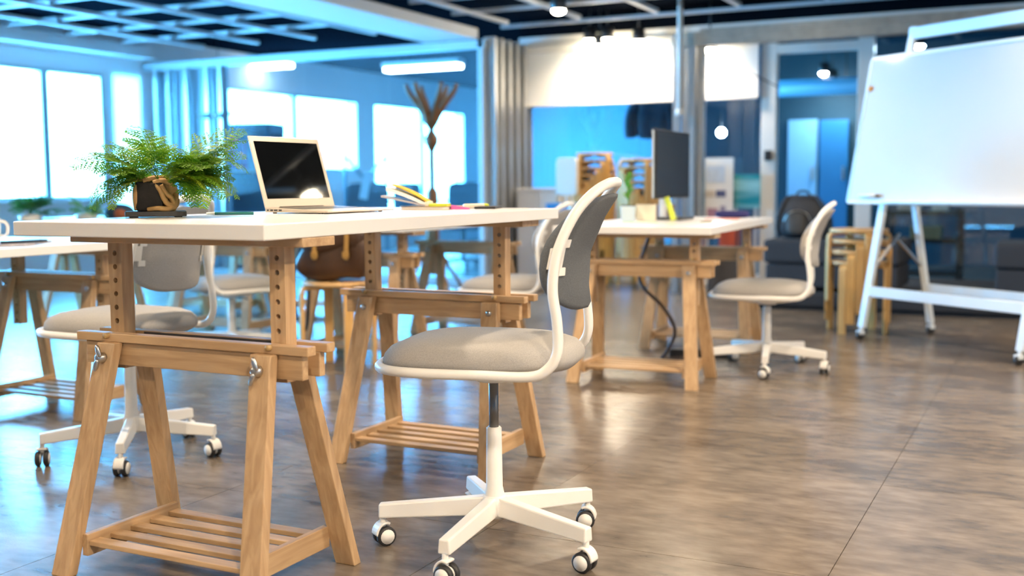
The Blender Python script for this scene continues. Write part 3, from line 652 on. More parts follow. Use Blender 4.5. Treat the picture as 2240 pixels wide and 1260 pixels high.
# ------------------------------------------------------------------ laptop (hinge along y, opens toward +x)
lp = Vector((-2.066, 2.555, ZM)); LWd, LDp = .325, .227
lt = thing('laptop', 'open silver laptop with a dark screen on the front desk', 'laptop', lp, R(-2))
put('base', MB().hexa([(0, 0, .003), (LDp, 0, .003), (LDp, LWd, .003), (0, LWd, .003)], [(0, 0, .0165), (LDp, 0, .008), (LDp, LWd, .008), (0, LWd, .0165)]), ALU, lt, bevel=.002)
kb = put('keyboard', MB().hexa([(.03, .025, .0140), (.125, .025, .0110), (.125, LWd-.025, .0110), (.03, LWd-.025, .0140)], [(.03, .025, .0160), (.125, .025, .0126), (.125, LWd-.025, .0126), (.03, LWd-.025, .0160)]), BLACKP, lt)
put('trackpad', MB().hexa([(.14, .11, .0105), (.21, .11, .0082), (.21, LWd-.11, .0082), (.14, LWd-.11, .0105)], [(.14, .11, .0119), (.21, .11, .0091), (.21, LWd-.11, .0091), (.14, LWd-.11, .0119)]), ALU, lt)
for k, (a, wd) in enumerate(((.008, .006), (.02, .010), (.034, .012), (.052, .010))): put('port', MB().bx(a, a+wd, -.0008, .002, .0075, .0115), BLACKP, lt)
for xx in (.02, .19):
    for yy in (.02, LWd-.02): put('foot', MB().cyl((xx, yy, 0), (xx, yy, .004), .006, n=10), RUBBER, lt)
LT = R(16); LM = Matrix.Translation((.004, 0, .015)) @ Matrix.Rotation(-LT, 4, 'Y'); LH = .219
lid = put('lid', MB().bx(-.005, 0, 0, LWd, 0, LH), ALU, lt, bevel=.003, seg=3); lid.matrix_local = LM
put('screen', MB().bx(0, .0008, .017, LWd-.017, .028, LH-.016), SCREEN, lid)
put('hinge', MB().cyl((.002, .06, .014), (.002, LWd-.06, .014), .005, n=12), BLACKP, lt)

# ------------------------------------------------------------------ small things on the front desk
def pen(name, a, b, r, mat, label, capmat=None, cat='pen', z0=None, n=8):
    a = Vector(a); b = Vector(b); t = thing(name, label, cat, a); d = b-a
    put('barrel', MB().cyl((0, 0, 0), d*.82, r, n=n), mat, t); put('cap', MB().cyl(d*.82, d, r*1.05, r*.8, n), capmat or mat, t); return t
TEAL = plain('teal_pen', (.01, .16, .15), .4); CREAM = plain('cream_card', (.8, .74, .58), .6); YEL = plain('yellow_paper', (.8, .48, .03), .7); PAPER = plain('white_paper', (.82, .82, .80), .7, var=.02); KRAFT = plain('kraft_cover', (.50, .34, .18), .7, var=.15, scale=40)
PINK = plain('pink_sticky_paper', (.75, .12, .38), .7); LIME = plain('lime_sticky_paper', (.62, .72, .06), .7); GREY = plain('grey_card', (.42, .40, .42), .6)
pen('pencil', (-2.005, 2.43, ZM+.0045), (-2.12, 2.37, ZM+.0045), .0042, TEAL, 'teal pencil with a white end lying beside the fern', PAPER, 'pencil', n=6)
nb = thing('spiral_notebook', 'closed kraft spiral notebook lying flat behind the laptop', 'notebook', (-1.90, 3.02, ZM), R(8))
put('cover', MB().bx(0, .15, 0, .21, 0, .0015).bx(0, .15, 0, .21, .0085, .0100), KRAFT, nb); put('pages', MB().bx(.003, .147, .003, .207, .0015, .0085), PAPER, nb)
for k in range(16): put('ring', cm('nb_ring', lambda: MB().tube([(.0065*cos(2*pi*q/10), 0, .0065*sin(2*pi*q/10)) for q in range(10)], .0008, 5, closed=True)), STEEL, nb, (.0, .012+k*.0124, .0065))
ob = thing('open_planner', 'small planner with cream and yellow pages fanned open behind the laptop', 'notebook', (-1.845, 3.10, ZM+.0105), R(24))
def sheet(a0, L, w, th, bend=0):
    mb = MB(); n = 8; U = []; 
    for k in range(n+1):
        a = a0+bend*k/n; U.append((0 if k == 0 else U[-1][0]-L/n*cos(a), 0 if k == 0 else U[-1][1]+L/n*sin(a)))
    V = [(x, -w/2, z) for x, z in U]+[(x, w/2, z) for x, z in U]+[(x, -w/2, z+th) for x, z in U]+[(x, w/2, z+th) for x, z in U]; m_ = n+1; Fc = []
    for k in range(n): Fc += [(k, m_+k, m_+k+1, k+1), (2*m_+k, 2*m_+k+1, 3*m_+k+1, 3*m_+k), (k, k+1, 2*m_+k+1, 2*m_+k), (m_+k+1, m_+k, 3*m_+k, 3*m_+k+1)]
    Fc += [(0, 2*m_, 3*m_, m_), (n, m_+n, 3*m_+n, 2*m_+n)]
    return mb.add(V, Fc, False)
put('page_block', sheet(.52, .135, .12, .012, -.25), PAPER, ob); put('yellow_page', sheet(.62, .13, .12, .004, -.32), YEL, ob, (.004, 0, .014)); put('back_cover', sheet(.22, .145, .12, .006, -.02), GREY, ob, (.0, 0, -.0))
put('spine', MB().bx(-.004, .012, -.06, .06, -.0, .016), CREAM, ob, bevel=.003); put('right_leaf', MB().bx(.012, .07, -.06, .06, 0, .008), LIME, ob)
one('sticky_note_pad', MB().hexa([(-.03, -.03, 0), (.03, -.03, 0), (.03, .03, 0), (-.03, .03, 0)], [(-.03, -.03, .014), (.03, -.03, .004), (.03, .03, .004), (-.03, .03, .014)]), PINK, 'pink sticky note pad beside the open planner', 'sticky notes', (-1.745, 3.14, ZM), (0, 0, .5))
pen('highlighter_pen', (-1.765, 3.20, ZM+.0085), (-1.72, 3.285, ZM+.0085), .008, CREAM, 'pale cream marker lying behind the pink sticky notes', LIME)
one('phone', MB().bx(-.035, .035, -.07, .07, 0, .008), BLACKP, 'thin black phone lying at the far edge of the front desk', 'phone', (-1.70, 3.25, ZM), (0, 0, .3), .003)

# ------------------------------------------------------------------ right desk: monitor, pots, papers
mo = thing('monitor', 'black desktop monitor with its dark screen turned to the right', 'monitor', (-1.91, 5.78, Z2), R(1))
put('stand_base', MB().bx(-.12, .10, -.12, .12, 0, .012), BLACKP, mo, bevel=.004); put('stand_neck', MB().bx(-.055, -.025, -.025, .025, .012, .30), WHITE_METAL, mo, bevel=.004)
put('panel', MB().bx(-.004, .018, -.305, .305, .115, .475), BLACKP, mo, bevel=.006); put('screen', MB().bx(.018, .0195, -.293, .293, .135, .463), plain('matt_black_screen', (.02, .024, .03), .35), mo)
put('panel_edge', MB().bx(-.003, .008, -.3062, -.3045, .12, .47), FRAME, mo)
pp = at_z(1374, 483, Z2)
pl = thing('potted_sprout', 'leafy sprout in a pale blue square pot on the right desk', 'plant', pp, .3)
put('pot', MB().hexa([(-.034, -.034, 0), (.034, -.034, 0), (.034, .034, 0), (-.034, .034, 0)], [(-.04, -.04, .078), (.04, -.04, .078), (.04, .04, .078), (-.04, .04, .078)]), plain('pale_blue_ceramic', (.58, .70, .78), .4), pl, bevel=.005)
put('soil', MB().bx(-.034, .034, -.034, .034, .07, .081), plain('potting_soil', (.03, .02, .012), .9), pl)
def leaf_mesh(L, w): 
    mb = MB(); n = 7; C = [(L*k/n, w*sin(pi*min(1, (k+.15)/n))**.8, .18*L*sin(pi*k/n*.8)) for k in range(n+1)]
    V = []
    for x, ww, z in C: V += [(x, -ww, z+.1*ww), (x, 0, z), (x, ww, z+.1*ww)]
    return mb.add(V, [f for k in range(n) for f in ((3*k, 3*k+1, 3*k+4, 3*k+3), (3*k+1, 3*k+2, 3*k+5, 3*k+4))], True)
put('stem', MB().tube([(0, 0, .075), (.004, 0, .13), (-.004, .004, .2)], .003, 6), FERN[0], pl)
LEAFG = plain('bright_leaf_green', (.13, .36, .05), .5, var=.25, scale=30)
for k in range(11):
    a = 2.4*k; z = .10+.011*k; put('leaf', cm('sprout_leaf', lambda: leaf_mesh(.062, .014)), LEAFG, pl, (0, 0, z), (0, -.5-.03*k, a))
pc = at_z(1414, 482, Z2)
cu = thing('square_pen_cup', 'cream square cup on the right desk next to the blue pot', 'cup', pc, .25)
cb = MB()
for a, b, c, d in ((-.05, .05, -.045, -.041), (-.05, .05, .041, .045), (-.05, -.046, -.041, .041), (.046, .05, -.041, .041)): cb.bx(a, b, c, d, .0, .085)
put('cup_wall', cb, CREAM, cu, bevel=.001); put('cup_bottom', MB().bx(-.048, .048, -.042, .042, 0, .005), CREAM, cu)
one('sticky_note', MB().bx(-.09, .09, -.035, .035, 0, .0015), plain('mint_sticky_paper', (.25, .75, .35), .7), 'mint green sticky notes under the cup and pot edge', 'sticky notes', at_z(1398, 487, Z2), (0, 0, .05))
one('storage_box', MB().bx(-.06, .06, -.05, .05, 0, .075), plain('plum_card_box', (.16, .10, .15), .6, var=.4, scale=12), 'plum and brown box under the monitor', 'box', at_z(1452, 476, Z2)+Vector((0, 0, 0)), (0, 0, .2), .004)
hl = at_z(1474, 483, Z2)
one('highlighter_strip', MB().beam((0, 0, .004), (-.045, .01, .125), .03, .012, (0, 1, 0)), plain('lime_plastic', (.70, .80, .08), .5), 'lime highlighter leaning in front of the monitor stand', 'highlighter', hl, (0, 0, 0), .004)
one('coaster', MB().lathe([(.03, 0), (.03, .006)], 20), plain('olive_coaster', (.20, .17, .06), .6), 'small olive disc lying near the middle of the right desk', 'coaster', (-1.60, 5.42, Z2))
one('paper_sheet', MB().bx(-.09, .09, -.13, .13, 0, .002), plain('coral_paper', (.85, .30, .22), .7), 'coral pink paper on the far part of the right desk', 'paper', (-1.66, 5.92, Z2), (0, 0, .2))
one('pencil_case', MB().sup((0, 0, .02), (.095, .03, .02), .5, .5, 20, 10), plain('navy_pencil_case', (.03, .03, .16), .6), 'navy pencil case at the far edge of the right desk', 'case', (-1.66, 6.13, Z2), (0, 0, .1))

# ------------------------------------------------------------------ left desk things and plants by the window
mg = Vector((-3.66, 2.64, Z3)); mg = at_z(-22, 528, Z3)
mu = thing('mug', 'white mug whose round handle shows at the left picture edge', 'mug', mg, R(25))
put('mug_wall', MB().lathe([(.034, 0), (.042, .006), (.043, .095), (.039, .095), (.038, .01), (.005, .008)], 28), WHITE_PLASTIC, mu)
put('handle', MB().tube(spline([(.04, 0, .078), (.062, 0, .080), (.076, 0, .062), (.074, 0, .034), (.058, 0, .02), (.04, 0, .026)], 5), .006, 8), WHITE_PLASTIC, mu)
one('magazine', MB().bx(-.10, .10, -.14, .14, 0, .008), plain('printed_magazine', (.40, .38, .42), .5, var=.8, scale=20), 'thin printed magazine lying on the leftmost desk', 'magazine', (-3.62, 2.96, Z3), (0, 0, .5), .002)
pen('pen', (-3.56, 2.86, Z3+.014), (-3.50, 3.02, Z3+.014), .006, NAVY, 'dark pen lying across the magazine on the leftmost desk')
one('paper_sheet', MB().bx(-.105, .105, -.148, .148, 0, .002), PAPER, 'white paper sheet on the leftmost desk by the picture edge', 'paper', (-3.60, 2.62, Z3), (0, 0, -.2))
PLG = leafmat(plain('dark_leaf_green', (.05, .20, .05), .5, var=.3, scale=25), (.06, .24, .05))
def bush(px, py, zt_, label, L, n, potmat, seed, mat):
    p = at_z(px, py, zt_); t = thing('small_potted_plant', label, 'plant', p); rn = random.Random(seed)
    put('pot', MB().lathe([(.04, 0), (.055, .004), (.06, .05), (.054, .052), (.05, .035), (.01, .03)], 20), potmat, t)
    for k in range(7): a = 2*pi*k/7; put('pebble', cm('pebble', lambda: MB().sup((0, 0, 0), (.016, .013, .012), 1, 1, 10, 6)), PAPER, t, (.03*cos(a), .03*sin(a), .05))
    for k in range(n): put('frond', frond(L*rn.uniform(.75, 1.15), rn.uniform(0, 2*pi), rn.uniform(.3, 1.2), rn.uniform(.8, 1.8), seed*50+k, 8, .6), mat, t, (0, 0, .055))
    return t
bush(68, 493, .73, 'small dark green plant with white pebbles at the left window', .17, 15, WHITE_PLASTIC, 3, PLG)
bush(190, 489, .73, 'small blurred bright plant left of the fern by the window', .13, 13, WHITE_PLASTIC, 5, LEAFG)
bb = at_z(262, 487, .73); hb = thing('round_bag', 'round navy and rust bag lying between the small plant and the fern', 'bag', bb, .4)
put('bag_shell', MB().sup((0, 0, .052), (.085, .06, .052), .9, .9, 24, 14), NAVY, hb); put('rust_panel', MB().sup((.02, -.02, .05), (.042, .048, .036), .9, .9, 20, 12), plain('rust_fabric', (.30, .08, .03), .7), hb)

# ------------------------------------------------------------------ whiteboard on an A-frame stand
W0 = Vector((-1.045, 6.72, 0)); wb = thing('whiteboard_stand', 'large white board on a rolling white steel A-frame at the right', 'whiteboard', W0, math.atan2(-.588, .809))
LEAN = .206; WW = 1.08
def fp(x, z, off=0): return Vector((x, z*LEAN+off, z))
WBM = plain('whiteboard_enamel', (.68, .65, .61), .09, var=.01); WBF = plain('stand_white_paint', (.74, .80, .84), .35, var=.02)
for x in (0, WW):
    put('front_leg', MB().beam(fp(x, .07), fp(x, 1.84), .03, .045, (1, 0, 0)), WBF, wb, bevel=.004)
    put('rear_leg', MB().beam(Vector((x+.03*(1 if x == 0 else -1), .55, .07)), fp(x, 1.28, .02)+Vector((.03*(1 if x == 0 else -1), 0, 0)), .03, .04, (1, 0, 0)), WBF, wb, bevel=.004)
    put('hinge_strut', MB().beam(fp(x, .40), Vector((x, .30, .62)), .008, .022, (1, 0, 0)), STEEL, wb); put('hinge_strut', MB().beam(Vector((x+.01, .28, .58)), Vector((x+.03*(1 if x == 0 else -1), .485, .40)), .008, .022, (1, 0, 0)), STEEL, wb)
    for yy in (0, .55):
        xx = x+(.03*(1 if x == 0 else -1) if yy else 0)
        cs = put('caster', MB().cyl((xx, yy+.012, .05), (xx, yy+.012, .08), .012).bx(xx-.018, xx+.018, yy-.014, yy+.022, .032, .055), WBF, wb, bevel=.002)
        put('wheel', MB().lathe([(.024, -.010), (.026, -.006), (.026, .006), (.024, .010)], 18, (xx, yy, .026), Matrix.Rotation(pi/2, 4, 'Y')), RUBBER, cs)
put('front_crossbar', MB().beam(fp(.015, .285), fp(WW-.015, .285), .03, .06), WBF, wb, bevel=.004)
put('rear_crossbar', MB().beam(Vector((.045, .475, .29)), Vector((WW-.045, .475, .29)), .03, .05), WBF, wb, bevel=.004)
put('top_bar', MB().beam(fp(-.02, 1.80), fp(WW+.02, 1.80), .035, .07), WBF, wb, bevel=.005)
bz0, bz1, bl, br = .80, 1.665, -.25, WW+.25
def bp_(x, z, o): n_ = Vector((0, -1, LEAN)).normalized(); return fp(x, z)+n_*o
bd = put('board_panel', MB().hexa([bp_(bl, bz0, .026), bp_(br, bz0, .026), bp_(br, bz0, .042), bp_(bl, bz0, .042)][::-1], [bp_(bl, bz1, .026), bp_(br, bz1, .026), bp_(br, bz1, .042), bp_(bl, bz1, .042)][::-1]), WBM, wb)
for a, b in (((bl, bz0), (br, bz0)), ((bl, bz1), (br, bz1)), ((bl, bz0), (bl, bz1)), ((br, bz0), (br, bz1))): put('board_edge', MB().beam(bp_(*a, .034), bp_(*b, .034), .022, .022, (0, -1, LEAN)), FRAME if a[0] == b[0] else WHITE_METAL, bd, bevel=.003)
put('pen_tray', MB().beam(bp_(bl+.3, bz0+.0, .065), bp_(br-.3, bz0+.0, .065), .05, .01), WHITE_METAL, wb)
wbw = wb.matrix_basis if False else (Matrix.Translation(W0) @ Matrix.Rotation(math.atan2(-.588, .809), 4, 'Z'))
pm = wbw @ (bp_(bl+.03, 1.48, .044)); one('magnet', MB().lathe([(.017, 0), (.016, .008)], 16, M=Matrix.Rotation(math.atan2(-.588, .809), 4, 'Z') @ Matrix.Rotation(pi/2-.2, 4, 'X')), plain('orange_magnet', (.75, .28, .04), .5), 'round orange magnet on the left edge of the whiteboard', 'magnet', pm)
p1 = wbw @ bp_(bl+.10, bz0+.035, .055); p2 = wbw @ bp_(bl+.26, bz0+.035, .055)
pen('board_marker', p1, p2, .010, WHITE_PLASTIC, 'white board marker with a dark tip stuck to the lower whiteboard edge', plain('brown_cap', (.2, .09, .03), .5))

# ------------------------------------------------------------------ benches and backpack on the platform
def bench(x0, x1, label, y0=8.32, y1=9.0, z0=.115):
    t = thing('upholstered_bench', label, 'bench', ((x0+x1)/2, (y0+y1)/2, z0)); W_ = x1-x0; D_ = y1-y0
    put('bench_base', MB().bx(-W_/2+.02, W_/2-.02, -D_/2+.02, D_/2-.02, .03, .20), SOFA, t, bevel=.015)
    n = max(1, round(W_/.7))
    for k in range(n): put('cushion', MB().bx(-W_/2+W_*k/n+.004, -W_/2+W_*(k+1)/n-.004, -D_/2, D_/2, .205, .385), SOFA, t, bevel=.03, seg=3)
    for sx in (-1, 1):
        for sy in (-1, 1): put('bench_foot', MB().cyl(((W_/2-.08)*sx, (D_/2-.08)*sy, 0), ((W_/2-.08)*sx, (D_/2-.08)*sy, .03), .02), BLACKP, t)
    return t
bench(-2.02, -1.02, 'charcoal upholstered bench behind the right swivel chair, under the black backpack')
bench(-.42, 1.6, 'charcoal upholstered bench at the right picture edge behind the whiteboard stand')
bk = at_y(1755, 520, 8.62); bk = Vector((bk.x, 8.62, .50))
bpk = thing('backpack', 'black and grey backpack leaning on the dark bench', 'backpack', bk, R(8))
put('pack_body', MB().sup((0, .0, .165), (.20, .12, .165), .55, .6, 32, 20, fn=lambda p: Vector((p.x*(1-.28*max(0, p.z/.165)), p.y*(1-.2*max(0, p.z/.165)), p.z))), BACKP, bpk)
put('front_pocket', MB().sup((-.04, -.10, .12), (.075, .04, .09), .55, .6, 24, 14), BACKP2, bpk)
put('side_pocket', MB().sup((.18, 0, .09), (.045, .08, .085), .6, .6, 20, 12), NAVY, bpk)
put('carry_loop', MB().tube(spline([(-.05, 0, .32), (-.03, 0, .355), (.03, 0, .355), (.05, 0, .32)], 5), .009, 8), BACKP, bpk)
for s in (-1, 1): put('shoulder_strap', MB().tube(spline([(.06*s, .0, .32), (.12*s, -.07, .30), (.17*s, -.10, .19), (.18*s, -.08, .07), (.16*s, -.03, .02)], 5), .013, 8), BACKP, bpk)
put('zip_line', MB().tube(spline([(-.13, -.14, .13), (-.10, -.152, .19), (-.03, -.158, .215), (.04, -.152, .19), (.07, -.14, .13)], 5), .004, 6), STEEL, bpk)

# ------------------------------------------------------------------ coat rack
cr_ = at_d(948, 600, 9.4); ct = thing('coat_rack', 'tall brown coat rack in front of the meeting room glass', 'coat rack', (cr_.x, cr_.y, 0), .4)
CRW = plain('brown_stained_wood', (.20, .085, .028), .5, var=.2, scale=20); CRG = plain('green_grey_pole', (.12, .14, .12), .4, .4)
put('pole', MB().cyl((0, 0, .3), (0, 0, 1.48), .025), CRG, ct)
put('hub', MB().lathe([(.02, 1.38), (.045, 1.42), (.065, 1.48), (.04, 1.53)], 16), CRW, ct); put('lower_collar', MB().lathe([(.019, 1.20), (.055, 1.27), (.06, 1.31), (.025, 1.38)], 16), CRW, ct)
for k in range(6):
    a = k*pi/3; put('hook_arm', MB().tube(spline([(.02*cos(a), .02*sin(a), 1.44), (.10*cos(a), .10*sin(a), 1.58), (.19*cos(a), .19*sin(a), 1.70), (.215*cos(a), .215*sin(a), 1.765)], 4), [.034-.0016*q for q in range(13)], 8), CRW, ct)
for k in range(4):
    a = k*pi/2+.3; put('small_hook', MB().tube(spline([(.02*cos(a), .02*sin(a), 1.30), (.06*cos(a), .06*sin(a), 1.33), (.10*cos(a), .10*sin(a), 1.39)], 4), .006, 6), CRW, ct)
put('pole_base', MB().lathe([(.05, .3), (.055, .5), (.05, .86), (.03, .90)], 16), CRW, ct)
for k in range(4):
    a = k*pi/2+.6; put('foot', MB().tube(spline([(.03*cos(a), .03*sin(a), .45), (.16*cos(a), .16*sin(a), .22), (.30*cos(a), .30*sin(a), .012)], 4), .016, 8), CRW, ct)

# ------------------------------------------------------------------ meeting room behind the glass
def office_chair(px, dep, face, label, wd=.46):
    p = at_d(px, 560, dep); t = thing('office_chair', label, 'office chair', (p.x, p.y, 0), face, 'dark office chairs in the meeting room')
    put('backrest', MB().sup((0, .2, .70), (wd/2, .035, .25), .3, .35, 28, 16, fn=lambda q: Vector((q.x, q.y+.5*q.x*q.x, q.z))), NAVY, t)
    put('seat', MB().sup((0, -.02, .46), (wd/2, .23, .04), .4, .4, 24, 10), NAVY, t)
    put('back_support', MB().tube(spline([(0, .05, .42), (0, .22, .44), (0, .25, .6)], 4), .018, 8), BLACKP, t); put('column', MB().cyl((0, 0, .08), (0, 0, .43), .025), BLACKP, t)
    for k in range(5):
        a = 2*pi*k/5; put('base_arm', MB().beam((0, 0, .1), (.29*cos(a), .29*sin(a), .07), .04, .03), BLACKP, t)
        put('caster', MB().sup((.29*cos(a), .29*sin(a), .028), (.025, .025, .028), 1, 1, 10, 8), BLACKP, t)
    return t
office_chair(800, 12.6, .45, 'dark office chair behind the glass, just right of the laptop', .5); office_chair(885, 13.9, .35, 'dark office chair behind the glass, behind the open planner', .36); office_chair(1014, 12.3, .3, 'dark office chair behind the glass, right of the coat rack', .44)
fo = at_d(800, 430, 12.1)
one('white_folder', MB().box((0, 0, 0), (.09, .02, .30), Matrix.Rotation(.2, 4, 'Y')), PAPER, 'white folder leaning against the dark office chair behind the glass', 'folder', (fo.x, fo.y, .92), (0, 0, .4))
mt_ = at_d(1010, 600, 15.2); t = thing('meeting_table', 'low pale table in the meeting room behind the dark chairs', 'table', (mt_.x, mt_.y, 0), 0)
put('table_surface', MB().bx(-.9, .9, -.4, .4, .69, .72), WHITE_TOP, t)
for sx in (-1, 1):
    for sy in (-1, 1): put('leg', MB().bx(.8*sx-.02, .8*sx+.02, .33*sy-.02, .33*sy+.02, 0, .69), FRAME, t)
# shelf with folders, seen left of the laptop
sh = at_d(520, 600, 12.4); SHM = plain('blue_shelf_metal', (.05, .20, .30), .5, .2); t = thing('shelf_unit', 'blue metal shelf unit behind the glass, left of the laptop', 'shelf', (sh.x, sh.y, 0), R(12))
for sx in (-1, 1):
    for sy in (-1, 1): put('upright', MB().bx(.5*sx-.02, .5*sx+.02, .18*sy-.02, .18*sy+.02, 0, 1.60), SHM, t)
for z in (.12, .55, 1.07, 1.50): put('shelf_board', MB().bx(-.52, .52, -.2, .2, z, z+.10 if z > 1.3 else z+.03), SHM if z > 1.3 else WHITE_PLASTIC, t)
put('back_panel', MB().bx(-.5, .5, .19, .2, .1, 1.5), SHM, t)
shm = Matrix.Translation((sh.x, sh.y, 0)) @ Matrix.Rotation(R(12), 4, 'Z')
for k, (dx, c, h, nm) in enumerate(((.0, (1., .04, .5), .36, 'bright pink binder on the blue shelf unit left of the laptop'), (.125, (.42, .38, .75), .30, 'lilac binder on the blue shelf unit beside the pink one'), (.217, (.75, .35, .62), .31, 'pale pink binder on the blue shelf unit next to the laptop lid'), (.304, (.6, .72, .8), .29, 'pale grey binder on the blue shelf unit behind the laptop lid'))):
    one('binder', MB().bx(-.035, .035, -.12, .12, 0, h), plain('binder_card_%d' % k, c, .6), nm, 'binder', shm @ Vector((dx, -.07, 1.10)), (0, 0, R(12)), .004)
pdl = at_d(480, 250, 11.9); t = thing('pendant_lamp', 'white dish pendant lamp behind the left end of the glass', 'lamp', pdl)
put('lamp_shade', MB().lathe([(.02, .05), (.05, .045), (.17, .0), (.165, -.005), (.04, .03)], 24), WHITE_PLASTIC, t); put('cord', MB().cyl((0, 0, .05), (0, 0, ZC-pdl.z), .004, n=6), BLACKP, t)
hgr = at_d(412, 250, 11.2); 
one('wall_rail', MB().beam((-.15, 0, 0), (.15, 0, 0), .03, .05).sup((-.02, 0, .0), (.06, .03, .03), .8, .8, 12, 8), BLACKP, 'short dark rail on the metal studs above the fern', 'rail', (hgr.x, YP-.06, hgr.z))
xb = at_d(800, 370, 14.5); t = thing('folded_x_frame', 'blue-grey crossed metal frame between the two far windows', 'metal frame', (xb.x, xb.y, 0), R(60))
for s in (-1, 1): put('frame_bar', MB().beam((-.28*s, .02*s, .66), (.28*s, .02*s, 1.28), .02, .03), SHM, t)
for sx in (-1, 1): put('upright', MB().bx(.3*sx-.015, .3*sx+.015, -.015, .015, 0, 1.4), SHM, t)

# ------------------------------------------------------------------ corridor and the room beyond the glazed wall
c0 = at_y(1150, 455, 9.62); c1 = at_y(1238, 455, 9.62)
t = thing('low_cabinet', 'low white cabinet beside the metal stud wall', 'cabinet', ((c0.x+c1.x)/2, 9.62, 0)); W_ = c1.x-c0.x
put('body', MB().bx(-W_/2, W_/2, -.18, .18, .05, .86), WHITE_PLASTIC, t, bevel=.006); put('cabinet_top', MB().bx(-W_/2-.01, W_/2+.01, -.2, .2, .86, .885), WHITE_TOP, t, bevel=.004); put('plinth', MB().bx(-W_/2+.02, W_/2-.02, -.16, .16, 0, .05), BLACKP, t)
for s in (-1, 1): d = put('door', MB().bx(.004 if s > 0 else -W_/2+.006, W_/2-.006 if s > 0 else -.004, -.195, -.181, .06, .85), WHITE_PLASTIC, t, bevel=.003); put('handle', MB().bx(.02*s-.005, .02*s+.005, -.21, -.195, .5, .6), STEEL, d)
w0 = at_y(1240, 400, 9.28)
t = thing('folding_screen_panel', 'rounded white panel on a stand left of the taller stool stack', 'panel', (w0.x, 9.28, 0))
put('panel_face', MB().sup((0, 0, .99), (.105, .02, .17), .25, .3, 24, 14), WHITE_PLASTIC, t); put('panel_pole', MB().cyl((0, 0, .02), (0, 0, .85), .014), WHITE_METAL, t); put('panel_foot', MB().lathe([(.11, 0), (.11, .015), (.02, .025)], 20), WHITE_METAL, t)
b0 = at_y(1236, 470, 8.9); one('blue_bin', MB().hexa([(-.10, -.1, 0), (.10, -.1, 0), (.10, .1, 0), (-.10, .1, 0)], [(-.13, -.13, .76), (.13, -.13, .76), (.13, .13, .76), (-.13, .13, .76)]), plain('blue_plastic', (.02, .17, .40), .5), 'tall blue bin in front of the low white cabinet', 'bin', (b0.x, 8.9, 0), bevel=.01)
# poster board and teal picture
q0 = at_y(1570, 420, 9.72); t = thing('display_board', 'white display board with small pictures behind the right desk', 'board', (q0.x, 9.74, 0)); 
put('board_face', MB().bx(-.135, .135, -.008, .008, .52, 1.15), PAPER, t); put('board_foot', MB().bx(-.12, -.09, -.1, .1, 0, .03).bx(.09, .12, -.1, .1, 0, .03).bx(-.115, -.095, .008, .02, .0, 1.1).bx(.095, .115, .008, .02, .0, 1.1), WHITE_METAL, t)
for (a, b, c, d, cc) in ((-.11, .06, .93, 1.08, (.55, .66, .85)), (-.02, .07, .80, .86, (.08, .10, .22)), (-.12, -.03, .80, .86, (.62, .55, .46)), (-.10, .0, .60, .70, (.40, .22, .32)), (.02, .07, .58, .72, (.30, .28, .42))): put('picture_print', MB().bx(a, b, -.0095, -.008, c, d), plain('print_%d' % int(c*100), cc, .6, var=.3, scale=20), t)
q1 = at_y(1630, 425, 9.78); t = thing('teal_picture', 'teal abstract picture leaning by the white doorpost', 'picture', (q1.x, 9.78, .70))
put('picture_panel', MB().bx(-.135, .135, -.012, .012, 0, .30), wood('teal_abstract_paint', (.50, .92, .90), (.0, .32, .38), 'x', .5, 3), t); put('easel_leg', MB().bx(-.1, -.08, .012, .03, -.70, .2).bx(.08, .1, .012, .03, -.70, .2), WHITE_METAL, t)
sw = at_y(1680, 340, YG-.06); one('door_reader', MB().bx(-.032, .032, -.012, .012, -.045, .045), BLACKP, 'small black card reader on the white doorpost', 'card reader', (sw.x, YG-.063, sw.z), bevel=.006)
# jacket hanging beyond the glass
j0 = at_y(1425, 265, 10.6); t = thing('hanging_jacket', 'dark blue jacket hanging behind the glass below the wide blind', 'jacket', (j0.x, 10.6, j0.z-.08))
put('jacket_body', MB().sup((0, 0, .12), (.22, .06, .22), .6, .8, 28, 16, fn=lambda p: p+Vector((.02*sin(p.z*26), .02*sin(p.x*35), 0))), NAVY, t); [put('sleeve', MB().tube(spline([(.16*q, 0, .26), (.22*q, -.02, .1), (.21*q, -.03, -.08)], 5), .06, 10), NAVY, t) for q in (-1, 1)]; put('hanger_hook', MB().tube([(0, 0, .32), (0, 0, ZC-j0.z+.08)], .004, 6), STEEL, t)
# blue lockers at the back, seen through the doorway
for px, cc, nm, wd in ((1757, (.22, .50, .74), 'pale blue door leaf seen through the dark doorway', .27), (1826, (.015, .17, .38), 'deep blue door leaf seen through the dark doorway', .26)):
    a = at_y(px, 262, 13.0); t = thing('blue_locker_door', nm, 'door', (a.x, 13.0, 0)); put('leaf', MB().bx(-wd/2-.03, wd/2+.03, -.02, .02, 0, a.z), plain('locker_paint_%d' % px, cc, .5), t, bevel=.004); put('door_handle', MB().bx(wd/2-.03, wd/2-.01, -.05, -.02, .95, 1.1), STEEL, t)
struct('wall_inner', MB().bx(-4.15, 1.2, 13.05, 13.15, 0, ZC), plain('deep_teal_paint', (.010, .055, .085), .7))
dk = at_y(1790, 190, 12.4); struct('trim_2', MB().cyl((-3.0, 12.4, dk.z), (.6, 12.4, dk.z), .09, n=16), plain('blue_duct_paint', (.10, .28, .40), .5))
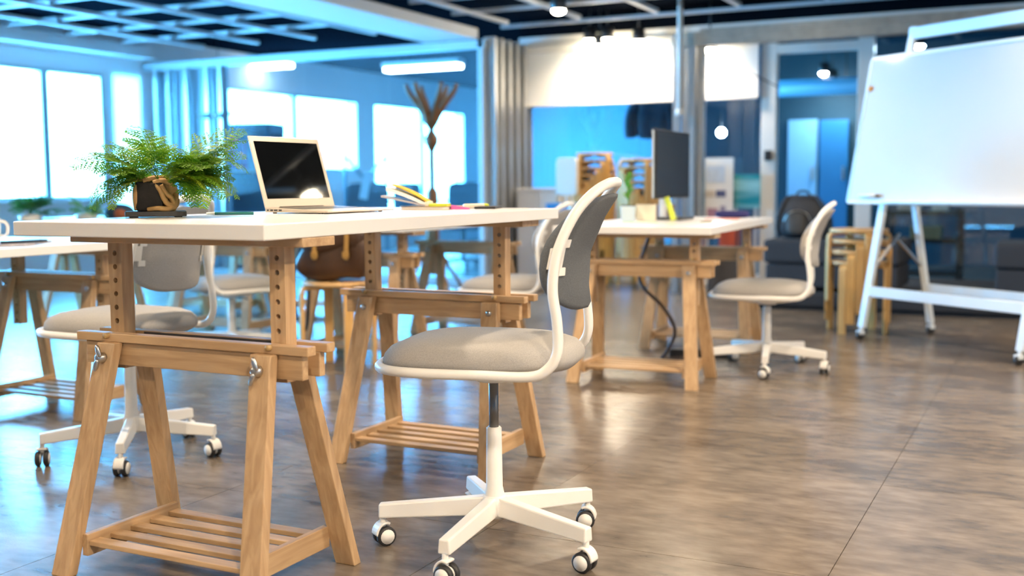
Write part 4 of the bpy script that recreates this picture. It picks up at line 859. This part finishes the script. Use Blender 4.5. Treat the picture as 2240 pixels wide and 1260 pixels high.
# black rack with boxes behind the whiteboard
r0 = at_y(2020, 600, 10.25); t = thing('black_rack', 'black metal rack seen under the whiteboard', 'rack', (r0.x, 10.25, 0))
for sx in (-1, 1):
    for sy in (-1, 1): put('upright', MB().bx(.29*sx-.018, .29*sx+.018, .18*sy-.018, .18*sy+.018, 0, .70), BLACKP, t)
for z in (.12, .40, .64): put('shelf_board', MB().bx(-.30, .30, -.2, .2, z, z+.035), BLACKP, t)
for (dx, z, s3, c, nm, cat) in ((-.12, .675, (.19, .14, .12), (.72, .60, .50), 'cream box on top of the black rack', 'box'), (.13, .675, (.13, .12, .11), (.80, .76, .68), 'white block beside the cream box on the black rack', 'box'), (.02, .435, (.25, .2, .11), (.42, .29, .14), 'flat tan box on the middle shelf of the black rack', 'box')):
    one('small_box', MB().bx(-s3[0]/2, s3[0]/2, -s3[1]/2, s3[1]/2, 0, s3[2]), plain('box_card_'+str(dx), c, .7, var=.15), nm, cat, (r0.x+dx, 10.2, z), bevel=.004)
one('red_crate', MB().bx(-.07, .07, -.1, .1, 0, .20).bx(-.08, .08, -.11, .11, .19, .22), plain('red_crate_plastic', (.60, .10, .05), .5), 'red crate glimpsed under the right desk', 'crate', (-2.55, 9.35, .35), bevel=.006)
one('grey_stand', MB().bx(-.16, .16, -.13, .13, 0, .35), plain('dark_grey_stand', (.10, .09, .09), .6), 'dark grey block carrying the red crate', 'stand', (-2.55, 9.35, 0), bevel=.006)
# cables
CAB = plain('brown_cable', (.05, .03, .022), .5)
one('cable', MB().tube(spline([(-1.95, 5.6, Z2-.046), (-1.98, 5.5, .5), (-1.93, 5.4, .40), (-1.80, 5.35, .30), (-1.74, 5.36, .18), (-1.80, 5.4, .06), (-1.85, 5.5, .008), (-1.75, 5.65, .007)], 8), .009, 8), CAB, 'thick brown cable drooping under the right desk', 'cable')
one('power_strip', MB().bx(-.16, .16, -.03, .03, 0, .04), BLACKP, 'black power strip on the floor under the right desk', 'power strip', (-1.72, 5.72, 0), (0, 0, .3), .004)
ca, cb_ = at_y(1560, 105, YG-.2), at_y(1705, 192, YG-.2)
one('hanging_cable', MB().tube(spline([ca, ca.lerp(cb_, .5)+Vector((0, 0, -.02)), cb_], 8), .006, 6), BLACKP, 'thin dark cable slanting across the narrow blind', 'cable')
